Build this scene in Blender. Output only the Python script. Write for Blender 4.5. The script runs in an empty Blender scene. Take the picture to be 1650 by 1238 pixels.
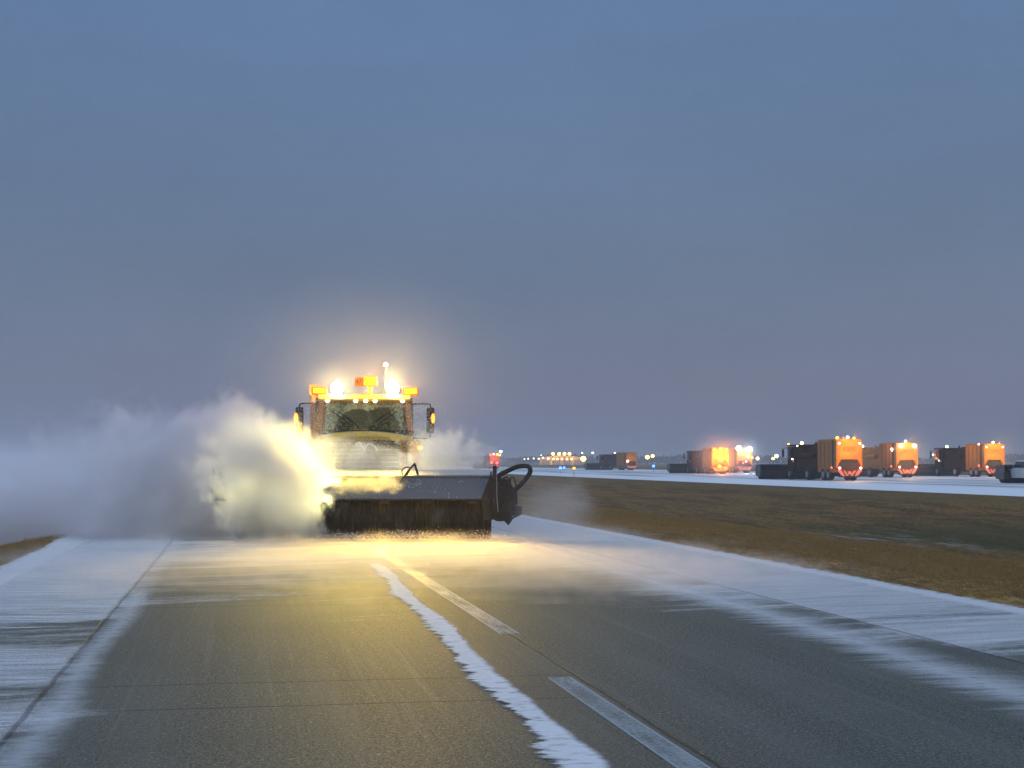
import bpy, math, random
from mathutils import Vector, Matrix
R = math.radians
random.seed(7)
C = bpy.context.scene.collection
sc = bpy.context.scene

# ------------------------------------------------------------------ camera
F = 2400.0; W0, H0 = 1650.0, 1238.0; HC = 1.7; HY = 745.0
PITCH = math.atan((HY - H0 / 2) / F)
TH = math.atan((825 - 385) / F)                      # road direction, left of the view axis
cd = bpy.data.cameras.new('camera'); cam = bpy.data.objects.new('camera', cd); C.objects.link(cam)
cam.location = (0, 0, HC); cam.rotation_euler = (R(90) + PITCH, 0, 0)
cd.sensor_width = 36; cd.lens = 36 * F / W0; cd.clip_start = 0.1; cd.clip_end = 9000
sc.camera = cam

def ground(px, py, z=0.0):                            # where the sight line through a pixel meets height z
    x, y = (px - W0 / 2) / F, (H0 / 2 - py) / F
    dy = math.cos(PITCH) - y * math.sin(PITCH); dz = math.sin(PITCH) + y * math.cos(PITCH)
    t = (z - HC) / dz
    return Vector((x * t, dy * t, z))
def at(px, py, Y):
    x, y = (px - W0 / 2) / F, (H0 / 2 - py) / F
    dy = math.cos(PITCH) - y * math.sin(PITCH); dz = math.sin(PITCH) + y * math.cos(PITCH)
    t = Y / dy
    return Vector((x * t, Y, HC + dz * t))

# ------------------------------------------------------------------ node helper
class NT:
    def __init__(s, tree): s.t = tree; s.n = tree.nodes; s.l = tree.links
    def node(s, typ, **kw):
        n = s.n.new(typ)
        for k, v in kw.items(): setattr(n, k, v)
        return n
    def put(s, sock, v):
        if v is None: return
        if isinstance(v, bpy.types.NodeSocket): s.l.new(v, sock)
        else:
            try: sock.default_value = v
            except Exception: sock.default_value = (*v, 1) if len(v) == 3 else v
    def m(s, op, a, b=None, c=None, clamp=False):
        n = s.node('ShaderNodeMath', operation=op); n.use_clamp = clamp
        for i, v in enumerate((a, b, c)): s.put(n.inputs[i], v)
        return n.outputs[0]
    def vm(s, op, a, b=None):
        n = s.node('ShaderNodeVectorMath', operation=op); s.put(n.inputs[0], a)
        if b is not None: s.put(n.inputs[1], b)
        return n.outputs['Value'] if op in ('LENGTH', 'DOT_PRODUCT', 'DISTANCE') else n.outputs[0]
    def ss(s, x, a, b, lo=0.0, hi=1.0):               # smoothstep between a and b
        n = s.node('ShaderNodeMapRange', interpolation_type='SMOOTHSTEP'); n.clamp = True
        s.put(n.inputs[0], x); s.put(n.inputs[1], a); s.put(n.inputs[2], b); s.put(n.inputs[3], lo); s.put(n.inputs[4], hi)
        return n.outputs[0]
    def noise(s, vec, scale=1, detail=3, rough=.5, dist=0, color=False):
        n = s.node('ShaderNodeTexNoise'); s.put(n.inputs['Vector'], vec)
        n.inputs['Scale'].default_value = scale; n.inputs['Detail'].default_value = detail
        n.inputs['Roughness'].default_value = rough; n.inputs['Distortion'].default_value = dist
        return n.outputs['Color' if color else 0]
    def vor(s, vec, scale=1, feature='F1'):
        n = s.node('ShaderNodeTexVoronoi', feature=feature); s.put(n.inputs['Vector'], vec); n.inputs['Scale'].default_value = scale
        return n.outputs[0]
    def mix(s, f, a, b):
        n = s.node('ShaderNodeMix', data_type='RGBA'); s.put(n.inputs[0], f); s.put(n.inputs[6], a); s.put(n.inputs[7], b)
        return n.outputs[2]
    def obj(s): return s.node('ShaderNodeTexCoord').outputs['Object']
    def sep(s, v):
        n = s.node('ShaderNodeSeparateXYZ'); s.put(n.inputs[0], v); return n.outputs
    def comb(s, x, y, z):
        n = s.node('ShaderNodeCombineXYZ'); s.put(n.inputs[0], x); s.put(n.inputs[1], y); s.put(n.inputs[2], z); return n.outputs[0]
    def bump(s, h, strength=.3, dist=.02):
        n = s.node('ShaderNodeBump'); n.inputs['Strength'].default_value = strength; n.inputs['Distance'].default_value = dist
        s.put(n.inputs['Height'], h); return n.outputs[0]

def newmat(name):
    m = bpy.data.materials.new(name); m.use_nodes = True; m.node_tree.nodes.clear()
    T = NT(m.node_tree); out = T.node('ShaderNodeOutputMaterial'); return m, T, out
def principled(T, out, **kw):
    p = T.node('ShaderNodeBsdfPrincipled')
    for k, v in kw.items(): T.put(p.inputs[k.replace('_', ' ')], v)
    T.l.new(p.outputs[0], out.inputs[0]); return p

def paint(name, col, rough=.45, metal=0, snow=.25, dirt=.35, spec=.5):
    """painted or bare metal with grime and a rime of wind-blown snow"""
    m, T, out = newmat(name); P = T.obj()
    n1 = T.noise(P, 2.3, 5, .6); n2 = T.noise(P, 23, 4, .6)
    c = T.mix(T.ss(n1, .35, .7, 0, dirt), (*col, 1), (col[0]*.35+.01, col[1]*.35+.01, col[2]*.35+.01, 1))
    k = T.ss(T.m('ADD', T.m('MULTIPLY', n2, .6), T.m('MULTIPLY', n1, .5)), .58, .72, 0, snow)
    c = T.mix(k, c, (.78, .8, .82, 1))
    principled(T, out, Base_Color=c, Metallic=metal, Specular_IOR_Level=spec, Roughness=T.ss(n2, .3, .7, rough - .08, rough + .18), Normal=T.bump(n2, .15, .01))
    return m
def emit(name, col, st):
    m, T, out = newmat(name); e = T.node('ShaderNodeEmission'); e.inputs[0].default_value = (*col, 1); e.inputs[1].default_value = st
    T.l.new(e.outputs[0], out.inputs[0]); return m
M = {}
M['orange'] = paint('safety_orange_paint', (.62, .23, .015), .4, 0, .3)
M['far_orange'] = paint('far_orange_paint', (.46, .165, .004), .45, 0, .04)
M['yellow'] = paint('yellow_paint', (.82, .55, .08), .35, 0, .45)
M['dark'] = paint('black_steel', (.022, .022, .024), .5, .2, .12)
M['deck'] = paint('grey_deck_steel', (.13, .14, .16), .5, .2, .35)
M['white'] = paint('white_paint', (.7, .7, .7), .35, 0, .2, .25)
M['rubber'] = paint('tyre_rubber', (.018, .018, .018), .8, 0, .25)
M['steel'] = paint('bare_steel', (.35, .36, .38), .35, .8, .2)
M['seat'] = paint('seat_fabric', (.12, .05, .03), .9, 0, 0)
M['amber'] = emit('amber_lamp', (1, .36, .03), 9)
M['amber_hot'] = emit('amber_hot', (1, .23, .015), 4.5)
M['flood'] = emit('flood_lens', (1, .86, .5), 60)
M['marker'] = emit('marker_lamp', (1, .72, .42), 12)
M['turn'] = emit('turn_lamp', (1, .42, .03), 3.5)
M['red'] = emit('red_lamp', (1, .08, .06), 7)
M['redpink'] = emit('red_lamp_hot', (1, .35, .3), 8)
M['whitelamp'] = emit('white_lamp', (.9, .97, 1), 22)
M['warmlamp'] = emit('warm_lamp', (1, .85, .5), 9)
M['far_amber'] = emit('far_amber', (1, .58, .13), 10)
M['far_warm'] = emit('far_warm', (1, .78, .45), 7)
M['far_white'] = emit('far_white', (.9, 1, .8), 7)
M['blue'] = emit('blue_lamp', (.06, .16, 1), 7)

# ------------------------------------------------------------------ mesh builder
class MB:
    def __init__(s): s.v = []; s.f = []
    def add(s, vs, fs):
        o = len(s.v); s.v += [tuple(v) for v in vs]; s.f += [tuple(i + o for i in f) for f in fs]; return s
    def box(s, c, d, rz=0, rx=0, taper=1.0):
        x, y, z = d[0] / 2, d[1] / 2, d[2] / 2
        vs = [Vector((a * x * (taper if k > 0 else 1), b * y * (taper if k > 0 else 1), k * z)) for k in (-1, 1) for a, b in ((-1, -1), (1, -1), (1, 1), (-1, 1))]
        m = Matrix.Rotation(rz, 3, 'Z') @ Matrix.Rotation(rx, 3, 'X')
        vs = [m @ v + Vector(c) for v in vs]
        return s.add(vs, [(3, 2, 1, 0), (4, 5, 6, 7), (0, 1, 5, 4), (1, 2, 6, 5), (2, 3, 7, 6), (3, 0, 4, 7)])
    def cyl(s, a, b, r0, r1=None, n=16, cap=True):
        r1 = r0 if r1 is None else r1; a = Vector(a); b = Vector(b); d = (b - a).normalized()
        u = d.orthogonal().normalized(); w = d.cross(u); vs = []
        for p, r in ((a, r0), (b, r1)):
            vs += [p + (u * math.cos(2 * math.pi * i / n) + w * math.sin(2 * math.pi * i / n)) * r for i in range(n)]
        fs = [(i, (i + 1) % n, n + (i + 1) % n, n + i) for i in range(n)]
        if cap: fs += [tuple(range(n - 1, -1, -1)), tuple(range(n, 2 * n))]
        return s.add(vs, fs)
    def tube(s, pts, r, n=10, smooth=3):
        P = [Vector(p) for p in pts]
        if smooth and len(P) > 2:                     # Catmull-Rom
            Q = []
            for i in range(len(P) - 1):
                p0 = P[max(i - 1, 0)]; p1 = P[i]; p2 = P[i + 1]; p3 = P[min(i + 2, len(P) - 1)]
                for k in range(smooth):
                    t = k / smooth
                    Q.append(.5 * ((2 * p1) + (p2 - p0) * t + (2 * p0 - 5 * p1 + 4 * p2 - p3) * t * t + (3 * p1 - p0 - 3 * p2 + p3) * t ** 3))
            Q.append(P[-1]); P = Q
        u = (P[1] - P[0]).orthogonal().normalized(); vs = []
        for i, p in enumerate(P):
            d = (P[min(i + 1, len(P) - 1)] - P[max(i - 1, 0)]).normalized()
            u = (u - d * u.dot(d)).normalized(); w = d.cross(u)
            vs += [p + (u * math.cos(2 * math.pi * k / n) + w * math.sin(2 * math.pi * k / n)) * r for k in range(n)]
        fs = [(i * n + k, i * n + (k + 1) % n, (i + 1) * n + (k + 1) % n, (i + 1) * n + k) for i in range(len(P) - 1) for k in range(n)]
        fs += [tuple(range(n - 1, -1, -1)), tuple(range((len(P) - 1) * n, len(P) * n))]
        return s.add(vs, fs)
    def prism(s, poly, a, b, axis='x'):               # polygon (2-D) extruded between a and b on an axis
        n = len(poly)
        def mk(p, t): return {'x': (t, p[0], p[1]), 'y': (p[0], t, p[1]), 'z': (p[0], p[1], t)}[axis]
        vs = [mk(p, a) for p in poly] + [mk(p, b) for p in poly]
        fs = [(i, (i + 1) % n, n + (i + 1) % n, n + i) for i in range(n)] + [tuple(range(n - 1, -1, -1)), tuple(range(n, 2 * n))]
        return s.add(vs, fs)
    def lathe(s, prof, c, n=28, axis='x'):            # prof: (offset on axis, radius)
        vs = []
        for t, r in prof:
            for k in range(n):
                a = 2 * math.pi * k / n; p = (t, r * math.cos(a), r * math.sin(a)) if axis == 'x' else (r * math.cos(a), r * math.sin(a), t)
                vs.append(Vector(p) + Vector(c))
        m = len(prof)
        fs = [(i * n + k, i * n + (k + 1) % n, (i + 1) * n + (k + 1) % n, (i + 1) * n + k) for i in range(m - 1) for k in range(n)]
        fs += [tuple(range(n - 1, -1, -1)), tuple(range((m - 1) * n, m * n))]
        return s.add(vs, fs)
    def ball(s, c, r, n=10, m=7, sq=(1, 1, 1)):
        vs = []; fs = []
        for i in range(m + 1):
            t = math.pi * i / m
            for k in range(n):
                a = 2 * math.pi * k / n
                vs.append((c[0] + r * sq[0] * math.sin(t) * math.cos(a), c[1] + r * sq[1] * math.sin(t) * math.sin(a), c[2] + r * sq[2] * math.cos(t)))
        for i in range(m):
            for k in range(n): fs.append((i * n + k, (i + 1) * n + k, (i + 1) * n + (k + 1) % n, i * n + (k + 1) % n))
        return s.add(vs, fs)
    def build(s, name, mat, parent=None, bevel=0, smooth=False):
        me = bpy.data.meshes.new(name); me.from_pydata(s.v, [], s.f); me.validate(); me.update()
        if mat: me.materials.append(mat)
        o = bpy.data.objects.new(name, me); C.objects.link(o)
        import bmesh
        bm = bmesh.new(); bm.from_mesh(me); bmesh.ops.recalc_face_normals(bm, faces=bm.faces); bm.to_mesh(me); bm.free()
        if parent: o.parent = parent
        if bevel:
            b = o.modifiers.new('bevel', 'BEVEL'); b.width = bevel; b.segments = 2; b.limit_method = 'ANGLE'; b.angle_limit = R(35)
        if smooth:
            for p in me.polygons: p.use_smooth = True
            me.set_sharp_from_angle(angle=R(38))
        return o
def tag(o, label=None, cat=None, group=None, kind=None):
    for k, v in (('label', label), ('category', cat), ('group', group), ('kind', kind)):
        if v: o[k] = v
    return o
def empty(name, loc, rz=0):
    e = bpy.data.objects.new(name, None); C.objects.link(e); e.location = loc; e.rotation_euler = (0, 0, rz); e.empty_display_size = .3; return e
def copy_tree(o, parent=None):
    c = o.copy(); C.objects.link(c); c.parent = parent
    for ch in list(o.children): copy_tree(ch, c)
    return c
def text(name, body, size, mat, parent, loc, rot, depth=.004):
    cu = bpy.data.curves.new(name, 'FONT'); cu.body = body; cu.size = size; cu.align_x = 'CENTER'; cu.align_y = 'CENTER'; cu.extrude = depth
    o = bpy.data.objects.new(name, cu); C.objects.link(o); o.parent = parent; o.location = loc; o.rotation_euler = rot; cu.materials.append(mat)
    dg = bpy.context.evaluated_depsgraph_get(); me = bpy.data.meshes.new_from_object(o.evaluated_get(dg)); q = bpy.data.objects.new(name, me); C.objects.link(q)
    q.parent = parent; q.location = loc; q.rotation_euler = rot; bpy.data.objects.remove(o); q.name = name; return q
def lamp(kind, name, loc, col, power, parent=None, radius=.08, spot=None, aim=None, blend=1.0):
    ld = bpy.data.lights.new(name, kind); ld.color = col; ld.energy = power; ld.shadow_soft_size = radius
    if kind == 'SPOT': ld.spot_size = R(spot); ld.spot_blend = blend
    o = bpy.data.objects.new(name, ld); C.objects.link(o); o.location = loc
    if aim is not None: o.rotation_euler = (Vector(aim) - Vector(loc)).to_track_quat('-Z', 'Y').to_euler()
    if parent: o.parent = parent
    return o

# ------------------------------------------------------------------ world and sun
w = bpy.data.worlds.new('World'); sc.world = w; w.use_nodes = True; w.node_tree.nodes.clear()
T = NT(w.node_tree); wo = T.node('ShaderNodeOutputWorld')
G = T.node('ShaderNodeTexCoord').outputs['Generated']; gz = T.sep(G)[2]
cr = T.node('ShaderNodeValToRGB'); T.put(cr.inputs[0], T.m('ADD', gz, T.m('MULTIPLY', T.m('SUBTRACT', T.noise(T.vm('MULTIPLY', G, (1.5, 1.5, 5)), 2.2, 4, .55), .5), .05)))
els = [(0.0, (.132, .168, .268)), (.05, (.123, .163, .266)), (.13, (.106, .160, .272)), (.24, (.100, .170, .310)), (.33, (.104, .185, .350)), (.5, (.26, .38, .60)), (1.0, (.5, .68, .95))]
cr.color_ramp.elements[0].position = 0; cr.color_ramp.elements[0].color = (*els[0][1], 1)
cr.color_ramp.elements[1].position = 1; cr.color_ramp.elements[1].color = (*els[-1][1], 1)
for p, c in els[1:-1]:
    e = cr.color_ramp.elements.new(p); e.color = (*c, 1)
b1 = T.node('ShaderNodeBackground'); T.put(b1.inputs[0], cr.outputs[0]); mot = T.m('ADD', T.m('MULTIPLY', T.noise(T.vm('MULTIPLY', G, (1, 1, 2.2)), 3.2, 5, .6), .32), T.m('MULTIPLY', T.noise(G, 260, 2, .6), .10)); T.put(b1.inputs[1], T.m('ADD', mot, .79))
sky = T.node('ShaderNodeTexSky', sky_type='NISHITA'); sky.sun_disc = False; sky.sun_elevation = R(1.5); sky.sun_rotation = R(200)
b2 = T.node('ShaderNodeBackground'); T.put(b2.inputs[0], sky.outputs[0]); b2.inputs[1].default_value = 0.02
ad = T.node('ShaderNodeAddShader'); T.l.new(b1.outputs[0], ad.inputs[0]); T.l.new(b2.outputs[0], ad.inputs[1]); T.l.new(ad.outputs[0], wo.inputs[0])
sd = bpy.data.lights.new('sun', 'SUN'); sd.energy = .35; sd.angle = R(70); sd.color = (1, .93, .9)
so = bpy.data.objects.new('sun', sd); C.objects.link(so); so.rotation_euler = (R(50), 0, R(65)); so.location = (0, 0, 50)

# ------------------------------------------------------------------ ground (road frame: x = u across, y = v along)
def hill(u, v):
    P = [(-4000, -9), (-300, -7), (-60, -5.5), (-25, -3.6), (-12, -1.9), (-6.2, -.5), (-4.6, -.03), (-4.0, .05), (-3.25, .01), (-3.05, -.12), (8.45, -.12), (8.65, .01),
         (9.6, .05), (13, -.12), (19, -.75), (26, -1.0), (32, -.65), (37.4, -.03), (38.2, .0), (38.6, -.12), (93, -.12), (93.6, .02), (200, .3), (4000, .3)]
    for (a, za), (b, zb) in zip(P, P[1:]):
        if a <= u <= b:
            z = za + (zb - za) * (u - a) / (b - a); break
    if (9 < u < 37.2) or (-300 < u < -3.6) or u > 95:
        k = .05 if -5 < u < 15 else .12
        z += k * (math.sin(v * .31 + u * .7) * .5 + math.sin(v * .83 - u * 1.3) * .3 + math.sin(v * 1.9 + u * 2.1) * .2) * (1 if v < 300 else 0)
    return z
us = [-4000, -1500, -600, -300, -150, -90, -60, -40, -30, -25, -20, -16, -12] + [-12 + .5 * i for i in range(1, 12)] + [-6.2, -5.8, -5.4, -5, -4.6, -4.3, -4.0, -3.7, -3.45, -3.25, -3.05, 8.45, 8.65, 8.9, 9.2, 9.6]
us += [10 + .6 * i for i in range(0, 46)] + [37.4, 38.2, 38.6, 60, 93, 93.6, 110, 200, 500, 1500, 4000]
us = sorted(set(round(x, 3) for x in us))
vs_ = [-60, -20] + [i * .8 for i in range(0, 110)] + [88 + 4 * i for i in range(0, 53)] + [320, 400, 600, 900, 1500, 2500, 4500]
g = MB(); nu = len(us)
for v in vs_:
    for u in us: g.v.append((u, v, hill(u, v)))
for j in range(len(vs_) - 1):
    for i in range(nu - 1): g.f.append((j * nu + i, j * nu + i + 1, (j + 1) * nu + i + 1, (j + 1) * nu + i))
m, T, out = newmat('frosty_dry_grass'); P = T.obj(); x, y, z = T.sep(P)
st = T.noise(T.vm('MULTIPLY', P, (1.0, .28, 1)), 1.1, 5, .6); fine = T.noise(T.vm('MULTIPLY', P, (1, .35, 1)), 9, 5, .7); big = T.noise(P, .09, 3)
tan = T.mix(T.ss(fine, .3, .7), (.12, .072, .025, 1), (.46, .285, .10, 1))
brown = T.mix(T.ss(fine, .3, .7), (.085, .049, .016, 1), (.34, .195, .066, 1))
k = T.ss(T.m('ADD', x, T.m('MULTIPLY', T.m('SUBTRACT', st, .5), 6)), 17, 20.5)
c = T.mix(k, tan, brown)
lg = T.noise(T.vm('MULTIPLY', P, (1.3, .16, 1)), .9, 5, .65); c = T.mix(T.ss(lg, .42, .62, 0, .65), c, T.mix(.72, c, (.012, .010, .006, 1)))
gr = T.m('MULTIPLY', T.m('MULTIPLY', T.ss(x, 19, 23), T.ss(x, 33, 28)), T.ss(T.m('ADD', y, T.m('MULTIPLY', st, 12)), 72, 56))
c = T.mix(T.m('MULTIPLY', gr, .62), c, (.03, .05, .018, 1))
c = T.mix(T.m('MULTIPLY', T.ss(x, 33, 37), .6), c, (.17, .12, .05, 1))
# old snow in the ditch and on the left fields
ds = T.m('MULTIPLY', T.m('MULTIPLY', T.ss(x, 17.5, 19.5), T.ss(x, 25, 21)), T.m('MULTIPLY', T.ss(y, 54, 49), T.ss(y, 37, 42)))
c = T.mix(T.m('MULTIPLY', ds, T.ss(T.noise(T.vm('MULTIPLY', P, (1.1, .5, 1)), 1.3, 5, .65), .52, .62, 0, .35)), c, (.5, .54, .6, 1))
c = T.mix(T.m('MULTIPLY', T.ss(x, -6, -9), T.ss(T.m('ADD', st, T.ss(x, -12, -20)), .3, .5)), c, (.7, .74, .8, 1))
rimed = T.m('MULTIPLY', T.ss(x, 9.25, 8.65), T.ss(x, 0, 5))
rimed = T.m('MAXIMUM', rimed, T.m('MULTIPLY', T.ss(x, -4.2, -3.4), T.ss(x, 1, -1)))
c = T.mix(T.ss(T.m('ADD', rimed, T.m('SUBTRACT', T.noise(P, 5, 4, .7), .55)), .35, .75, 0, .9), c, (.72, .76, .82, 1))
principled(T, out, Base_Color=c, Roughness=.95, Specular_IOR_Level=.1, Normal=T.bump(T.m('ADD', fine, T.m('MULTIPLY', st, .8)), .9, .12))
go = g.build('ground', m); go.rotation_euler = (0, 0, TH); tag(go, kind='structure')

# grass blades standing along the verges
def blades(name, n, region, label_kind, seed):
    rnd = random.Random(seed); b = MB()
    for _ in range(n):
        u, v = region(rnd)
        h = rnd.uniform(.025, .075) * (2.2 if rnd.random() < .04 else 1); a = rnd.uniform(0, math.pi); ww = rnd.uniform(.003, .007)
        z0 = hill(u, v) - .01; dx, dy = math.cos(a) * ww, math.sin(a) * ww; lx, ly = rnd.gauss(-.02, .03), rnd.gauss(0, .025)
        b.add([(u - dx, v - dy, z0), (u + dx, v + dy, z0), (u + lx * .5 + dx * .6, v + ly * .5, z0 + h * .6), (u + lx * 1.4, v + ly * 1.4, z0 + h)], [(0, 1, 2), (0, 2, 3)])
    me = bpy.data.meshes.new(name); me.from_pydata(b.v, [], b.f)
    o = bpy.data.objects.new(name, me); C.objects.link(o); o.rotation_euler = (0, 0, TH); tag(o, label_kind, 'grass', kind='stuff'); return o
m, T, out = newmat('dry_grass_blades'); P = T.obj(); n_ = T.noise(P, 3, 4, .7)
principled(T, out, Base_Color=T.mix(n_, (.16, .10, .035, 1), (.48, .31, .12, 1)), Roughness=.9, Specular_IOR_Level=.1)
def reg_r(r):
    v = 17 + 60 * r.random() ** 1.5; return 8.92 + r.random() ** .8 * 8 + (.35 * abs(r.gauss(0, 1)) if r.random() < .5 else 0), v
o = blades('grass', 120000, reg_r, 'tan dry grass on the verge right of the snowy road', 3); o.data.materials.append(m)
def reg_l(r): return -3.75 - r.random() ** 1.6 * 2.2, 18 + 14 * r.random()
o = blades('grass', 14000, reg_l, 'tuft of tan grass at the left edge of the road', 4); o.data.materials.append(m)

# ------------------------------------------------------------------ road
def sheet(name, u0, u1, v0, v1, z, mat, nu=1, nv=1, bend=None):
    b = MB()
    for j in range(nv + 1):
        v = v0 + (v1 - v0) * (j / nv) ** 1.6
        for i in range(nu + 1):
            t = i / nu; u = u0 + (u1 - u0) * t
            if bend: a, c_ = bend(v); u = a + (c_ - a) * t
            b.v.append((u, v, z))
    for j in range(nv):
        for i in range(nu): b.f.append((j * (nu + 1) + i, j * (nu + 1) + i + 1, (j + 1) * (nu + 1) + i + 1, (j + 1) * (nu + 1) + i))
    o = b.build(name, mat); o.rotation_euler = (0, 0, TH)
    uv = o.data.uv_layers.new(name='UVMap')
    for lp in o.data.loops:
        i = lp.vertex_index; uv.data[lp.index].uv = ((i % (nu + 1)) / nu * 2 - 1, o.data.vertices[i].co.y)
    return o
SNOW = (.80, .83, .88, 1)
m, T, out = newmat('asphalt_with_drifting_snow'); P = T.obj(); x, y, z = T.sep(P)
agg = T.m('ADD', T.m('MULTIPLY', T.noise(P, 58, 3, .8), .8), T.m('MULTIPLY', T.noise(P, 21, 3, .7), .2)); agg2 = T.noise(P, 170, 2, .6); blot = T.noise(P, .5, 4, .6); lane = T.noise(T.vm('MULTIPLY', P, (1.6, .07, 1)), 1, 3, .5)
c = T.mix(T.ss(agg, .42, .64), (.014, .017, .013, 1), (.20, .21, .17, 1))
scr = T.noise(T.vm('MULTIPLY', P, (9, .12, 1)), 1, 4, .7); c = T.mix(T.ss(lane, .4, .7, 0, .35), c, (.13, .135, .12, 1)); c = T.mix(T.ss(scr, .52, .75, 0, .4), c, (.17, .18, .16, 1))
c = T.mix(T.ss(blot, .4, .75, 0, .3), c, (.045, .05, .048, 1))
sp = T.ss(T.vor(P, 38), .10, .04); spn = T.ss(T.noise(P, 11, 2), .55, .62)
c = T.mix(T.m('MULTIPLY', T.m('MULTIPLY', sp, spn), .7), c, (.55, .57, .6, 1))
def line(xx, at_, wd): return T.ss(T.m('ABSOLUTE', T.m('SUBTRACT', xx, at_)), wd, wd * .35)
wob = T.m('MULTIPLY', T.m('SUBTRACT', T.noise(P, 1.4, 3), .5), .05)
xw = T.m('ADD', x, wob); yw = T.m('ADD', y, T.m('MULTIPLY', wob, 1.2))
j = line(xw, 2.66, .02); j = T.m('MAXIMUM', j, line(xw, 6.55, .03)); j = T.m('MAXIMUM', j, line(xw, -1.40, .03))
jt = None
for vv in (4.6, 10.6, 11.75, 18.0, 24.1): 
    l_ = line(yw, vv, .03); jt = l_ if jt is None else T.m('MAXIMUM', jt, l_)
j = T.m('MAXIMUM', j, T.m('MULTIPLY', T.m('MULTIPLY', jt, T.ss(x, 2.7, 2.6)), .7))
c = T.mix(T.m('MULTIPLY', j, .8), c, (.012, .012, .012, 1))
# wind-laid snow film: streaks run across the road
wv = T.node('ShaderNodeVectorRotate', rotation_type='Z_AXIS'); T.put(wv.inputs['Vector'], P); wv.inputs['Angle'].default_value = R(-14)
st1 = T.noise(T.vm('MULTIPLY', wv.outputs[0], (.16, .75, 1)), 1.0, 6, .62, .25)
st2 = T.noise(T.vm('MULTIPLY', wv.outputs[0], (.5, 4.5, 1)), 1.3, 5, .7)
grain = T.noise(P, 9, 5, .75); film = T.m('ADD', T.m('SUBTRACT', T.m('MULTIPLY', st1, 1.15), .19), T.m('ADD', T.m('MULTIPLY', st2, .22), T.m('MULTIPLY', T.m('SUBTRACT', grain, .5), .28)))
bias = T.m('ADD', T.ss(y, 15, 27, 0, .13), T.ss(y, 22, 27, 0, .11))
bias = T.m('ADD', bias, T.m('MULTIPLY', T.ss(x, 3.9, 6.2, 0, .20), T.ss(y, 8, 18, .45, 1)))
bias = T.m('ADD', bias, T.ss(x, 6.45, 6.62, 0, .17))
bias = T.m('ADD', bias, T.ss(x, -1.34, -1.46, 0, .06))
bias = T.m('ADD', bias, T.m('MULTIPLY', T.ss(x, -1.0, -1.32, 0, .12), 1.0))
bias = T.m('SUBTRACT', bias, T.m('MULTIPLY', T.m('MULTIPLY', T.ss(x, 6.5, 5.0), T.ss(x, -1.3, -.6)), T.ss(y, 20, 14, 0, .12)))
cover = T.ss(T.m('ADD', film, bias), .56, .84)
cover = T.m('MULTIPLY', cover, T.ss(T.m('ADD', agg, T.m('MULTIPLY', st2, .5)), .5, .85, .38, .95))
cover = T.m('MULTIPLY', cover, T.m('SUBTRACT', 1.0, T.m('MULTIPLY', j, .55)))
c = T.mix(T.m('MULTIPLY', cover, .76), c, SNOW)
h = T.m('ADD', T.m('MULTIPLY', agg, .7), T.m('MULTIPLY', T.m('MAXIMUM', cover, 0), T.m('ADD', .5, T.m('MULTIPLY', st2, 1.2))))
h = T.m('SUBTRACT', h, j)
principled(T, out, Base_Color=c, Roughness=T.m('ADD', T.ss(T.noise(P, 24, 3, .7), .70, .58, .28, .68), T.m('MULTIPLY', cover, .35)), Specular_IOR_Level=.3, Normal=T.bump(h, .7, .016))
ro = sheet('road', -3.2, 8.6, -40, 900, 0, m, 1, 1); tag(ro, kind='structure')

# painted centre stripes
m, T, out = newmat('worn_white_road_paint'); P = T.obj(); U = T.sep(T.node('ShaderNodeTexCoord').outputs['UV'])[0]
wn = T.noise(P, 26, 5, .7); wn2 = T.noise(T.vm('MULTIPLY', P, (3, .5, 1)), 2.2, 4, .6)
edge = T.m('ABSOLUTE', U)
alpha = T.ss(T.m('ADD', T.m('ADD', T.m('MULTIPLY', wn, .5), T.m('MULTIPLY', wn2, .6)), T.ss(edge, .75, .95, 0, .3)), .34, .70, .10, .62)
pb = T.node('ShaderNodeBsdfPrincipled'); T.put(pb.inputs['Base Color'], (.46, .52, .56, 1)); pb.inputs['Roughness'].default_value = .5
T.put(pb.inputs['Normal'], T.bump(wn, .4, .01))
tr = T.node('ShaderNodeBsdfTransparent'); mx = T.node('ShaderNodeMixShader'); T.put(mx.inputs[0], alpha)
T.l.new(tr.outputs[0], mx.inputs[1]); T.l.new(pb.outputs[0], mx.inputs[2]); T.l.new(mx.outputs[0], out.inputs[0])
v1 = ground(915, 1092); vA = -v1.x * math.sin(TH) + v1.y * math.cos(TH)
v2 = ground(820, 1022); vB = -v2.x * math.sin(TH) + v2.y * math.cos(TH)
s1 = sheet('road_marking', 2.41, 2.60, 1.5, vA, .004, m, 4, 12); tag(s1, kind='structure')
s2 = sheet('road_marking', 2.56, 2.76, vB, vB + 15, .004, m, 4, 12); tag(s2, kind='structure')

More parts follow.
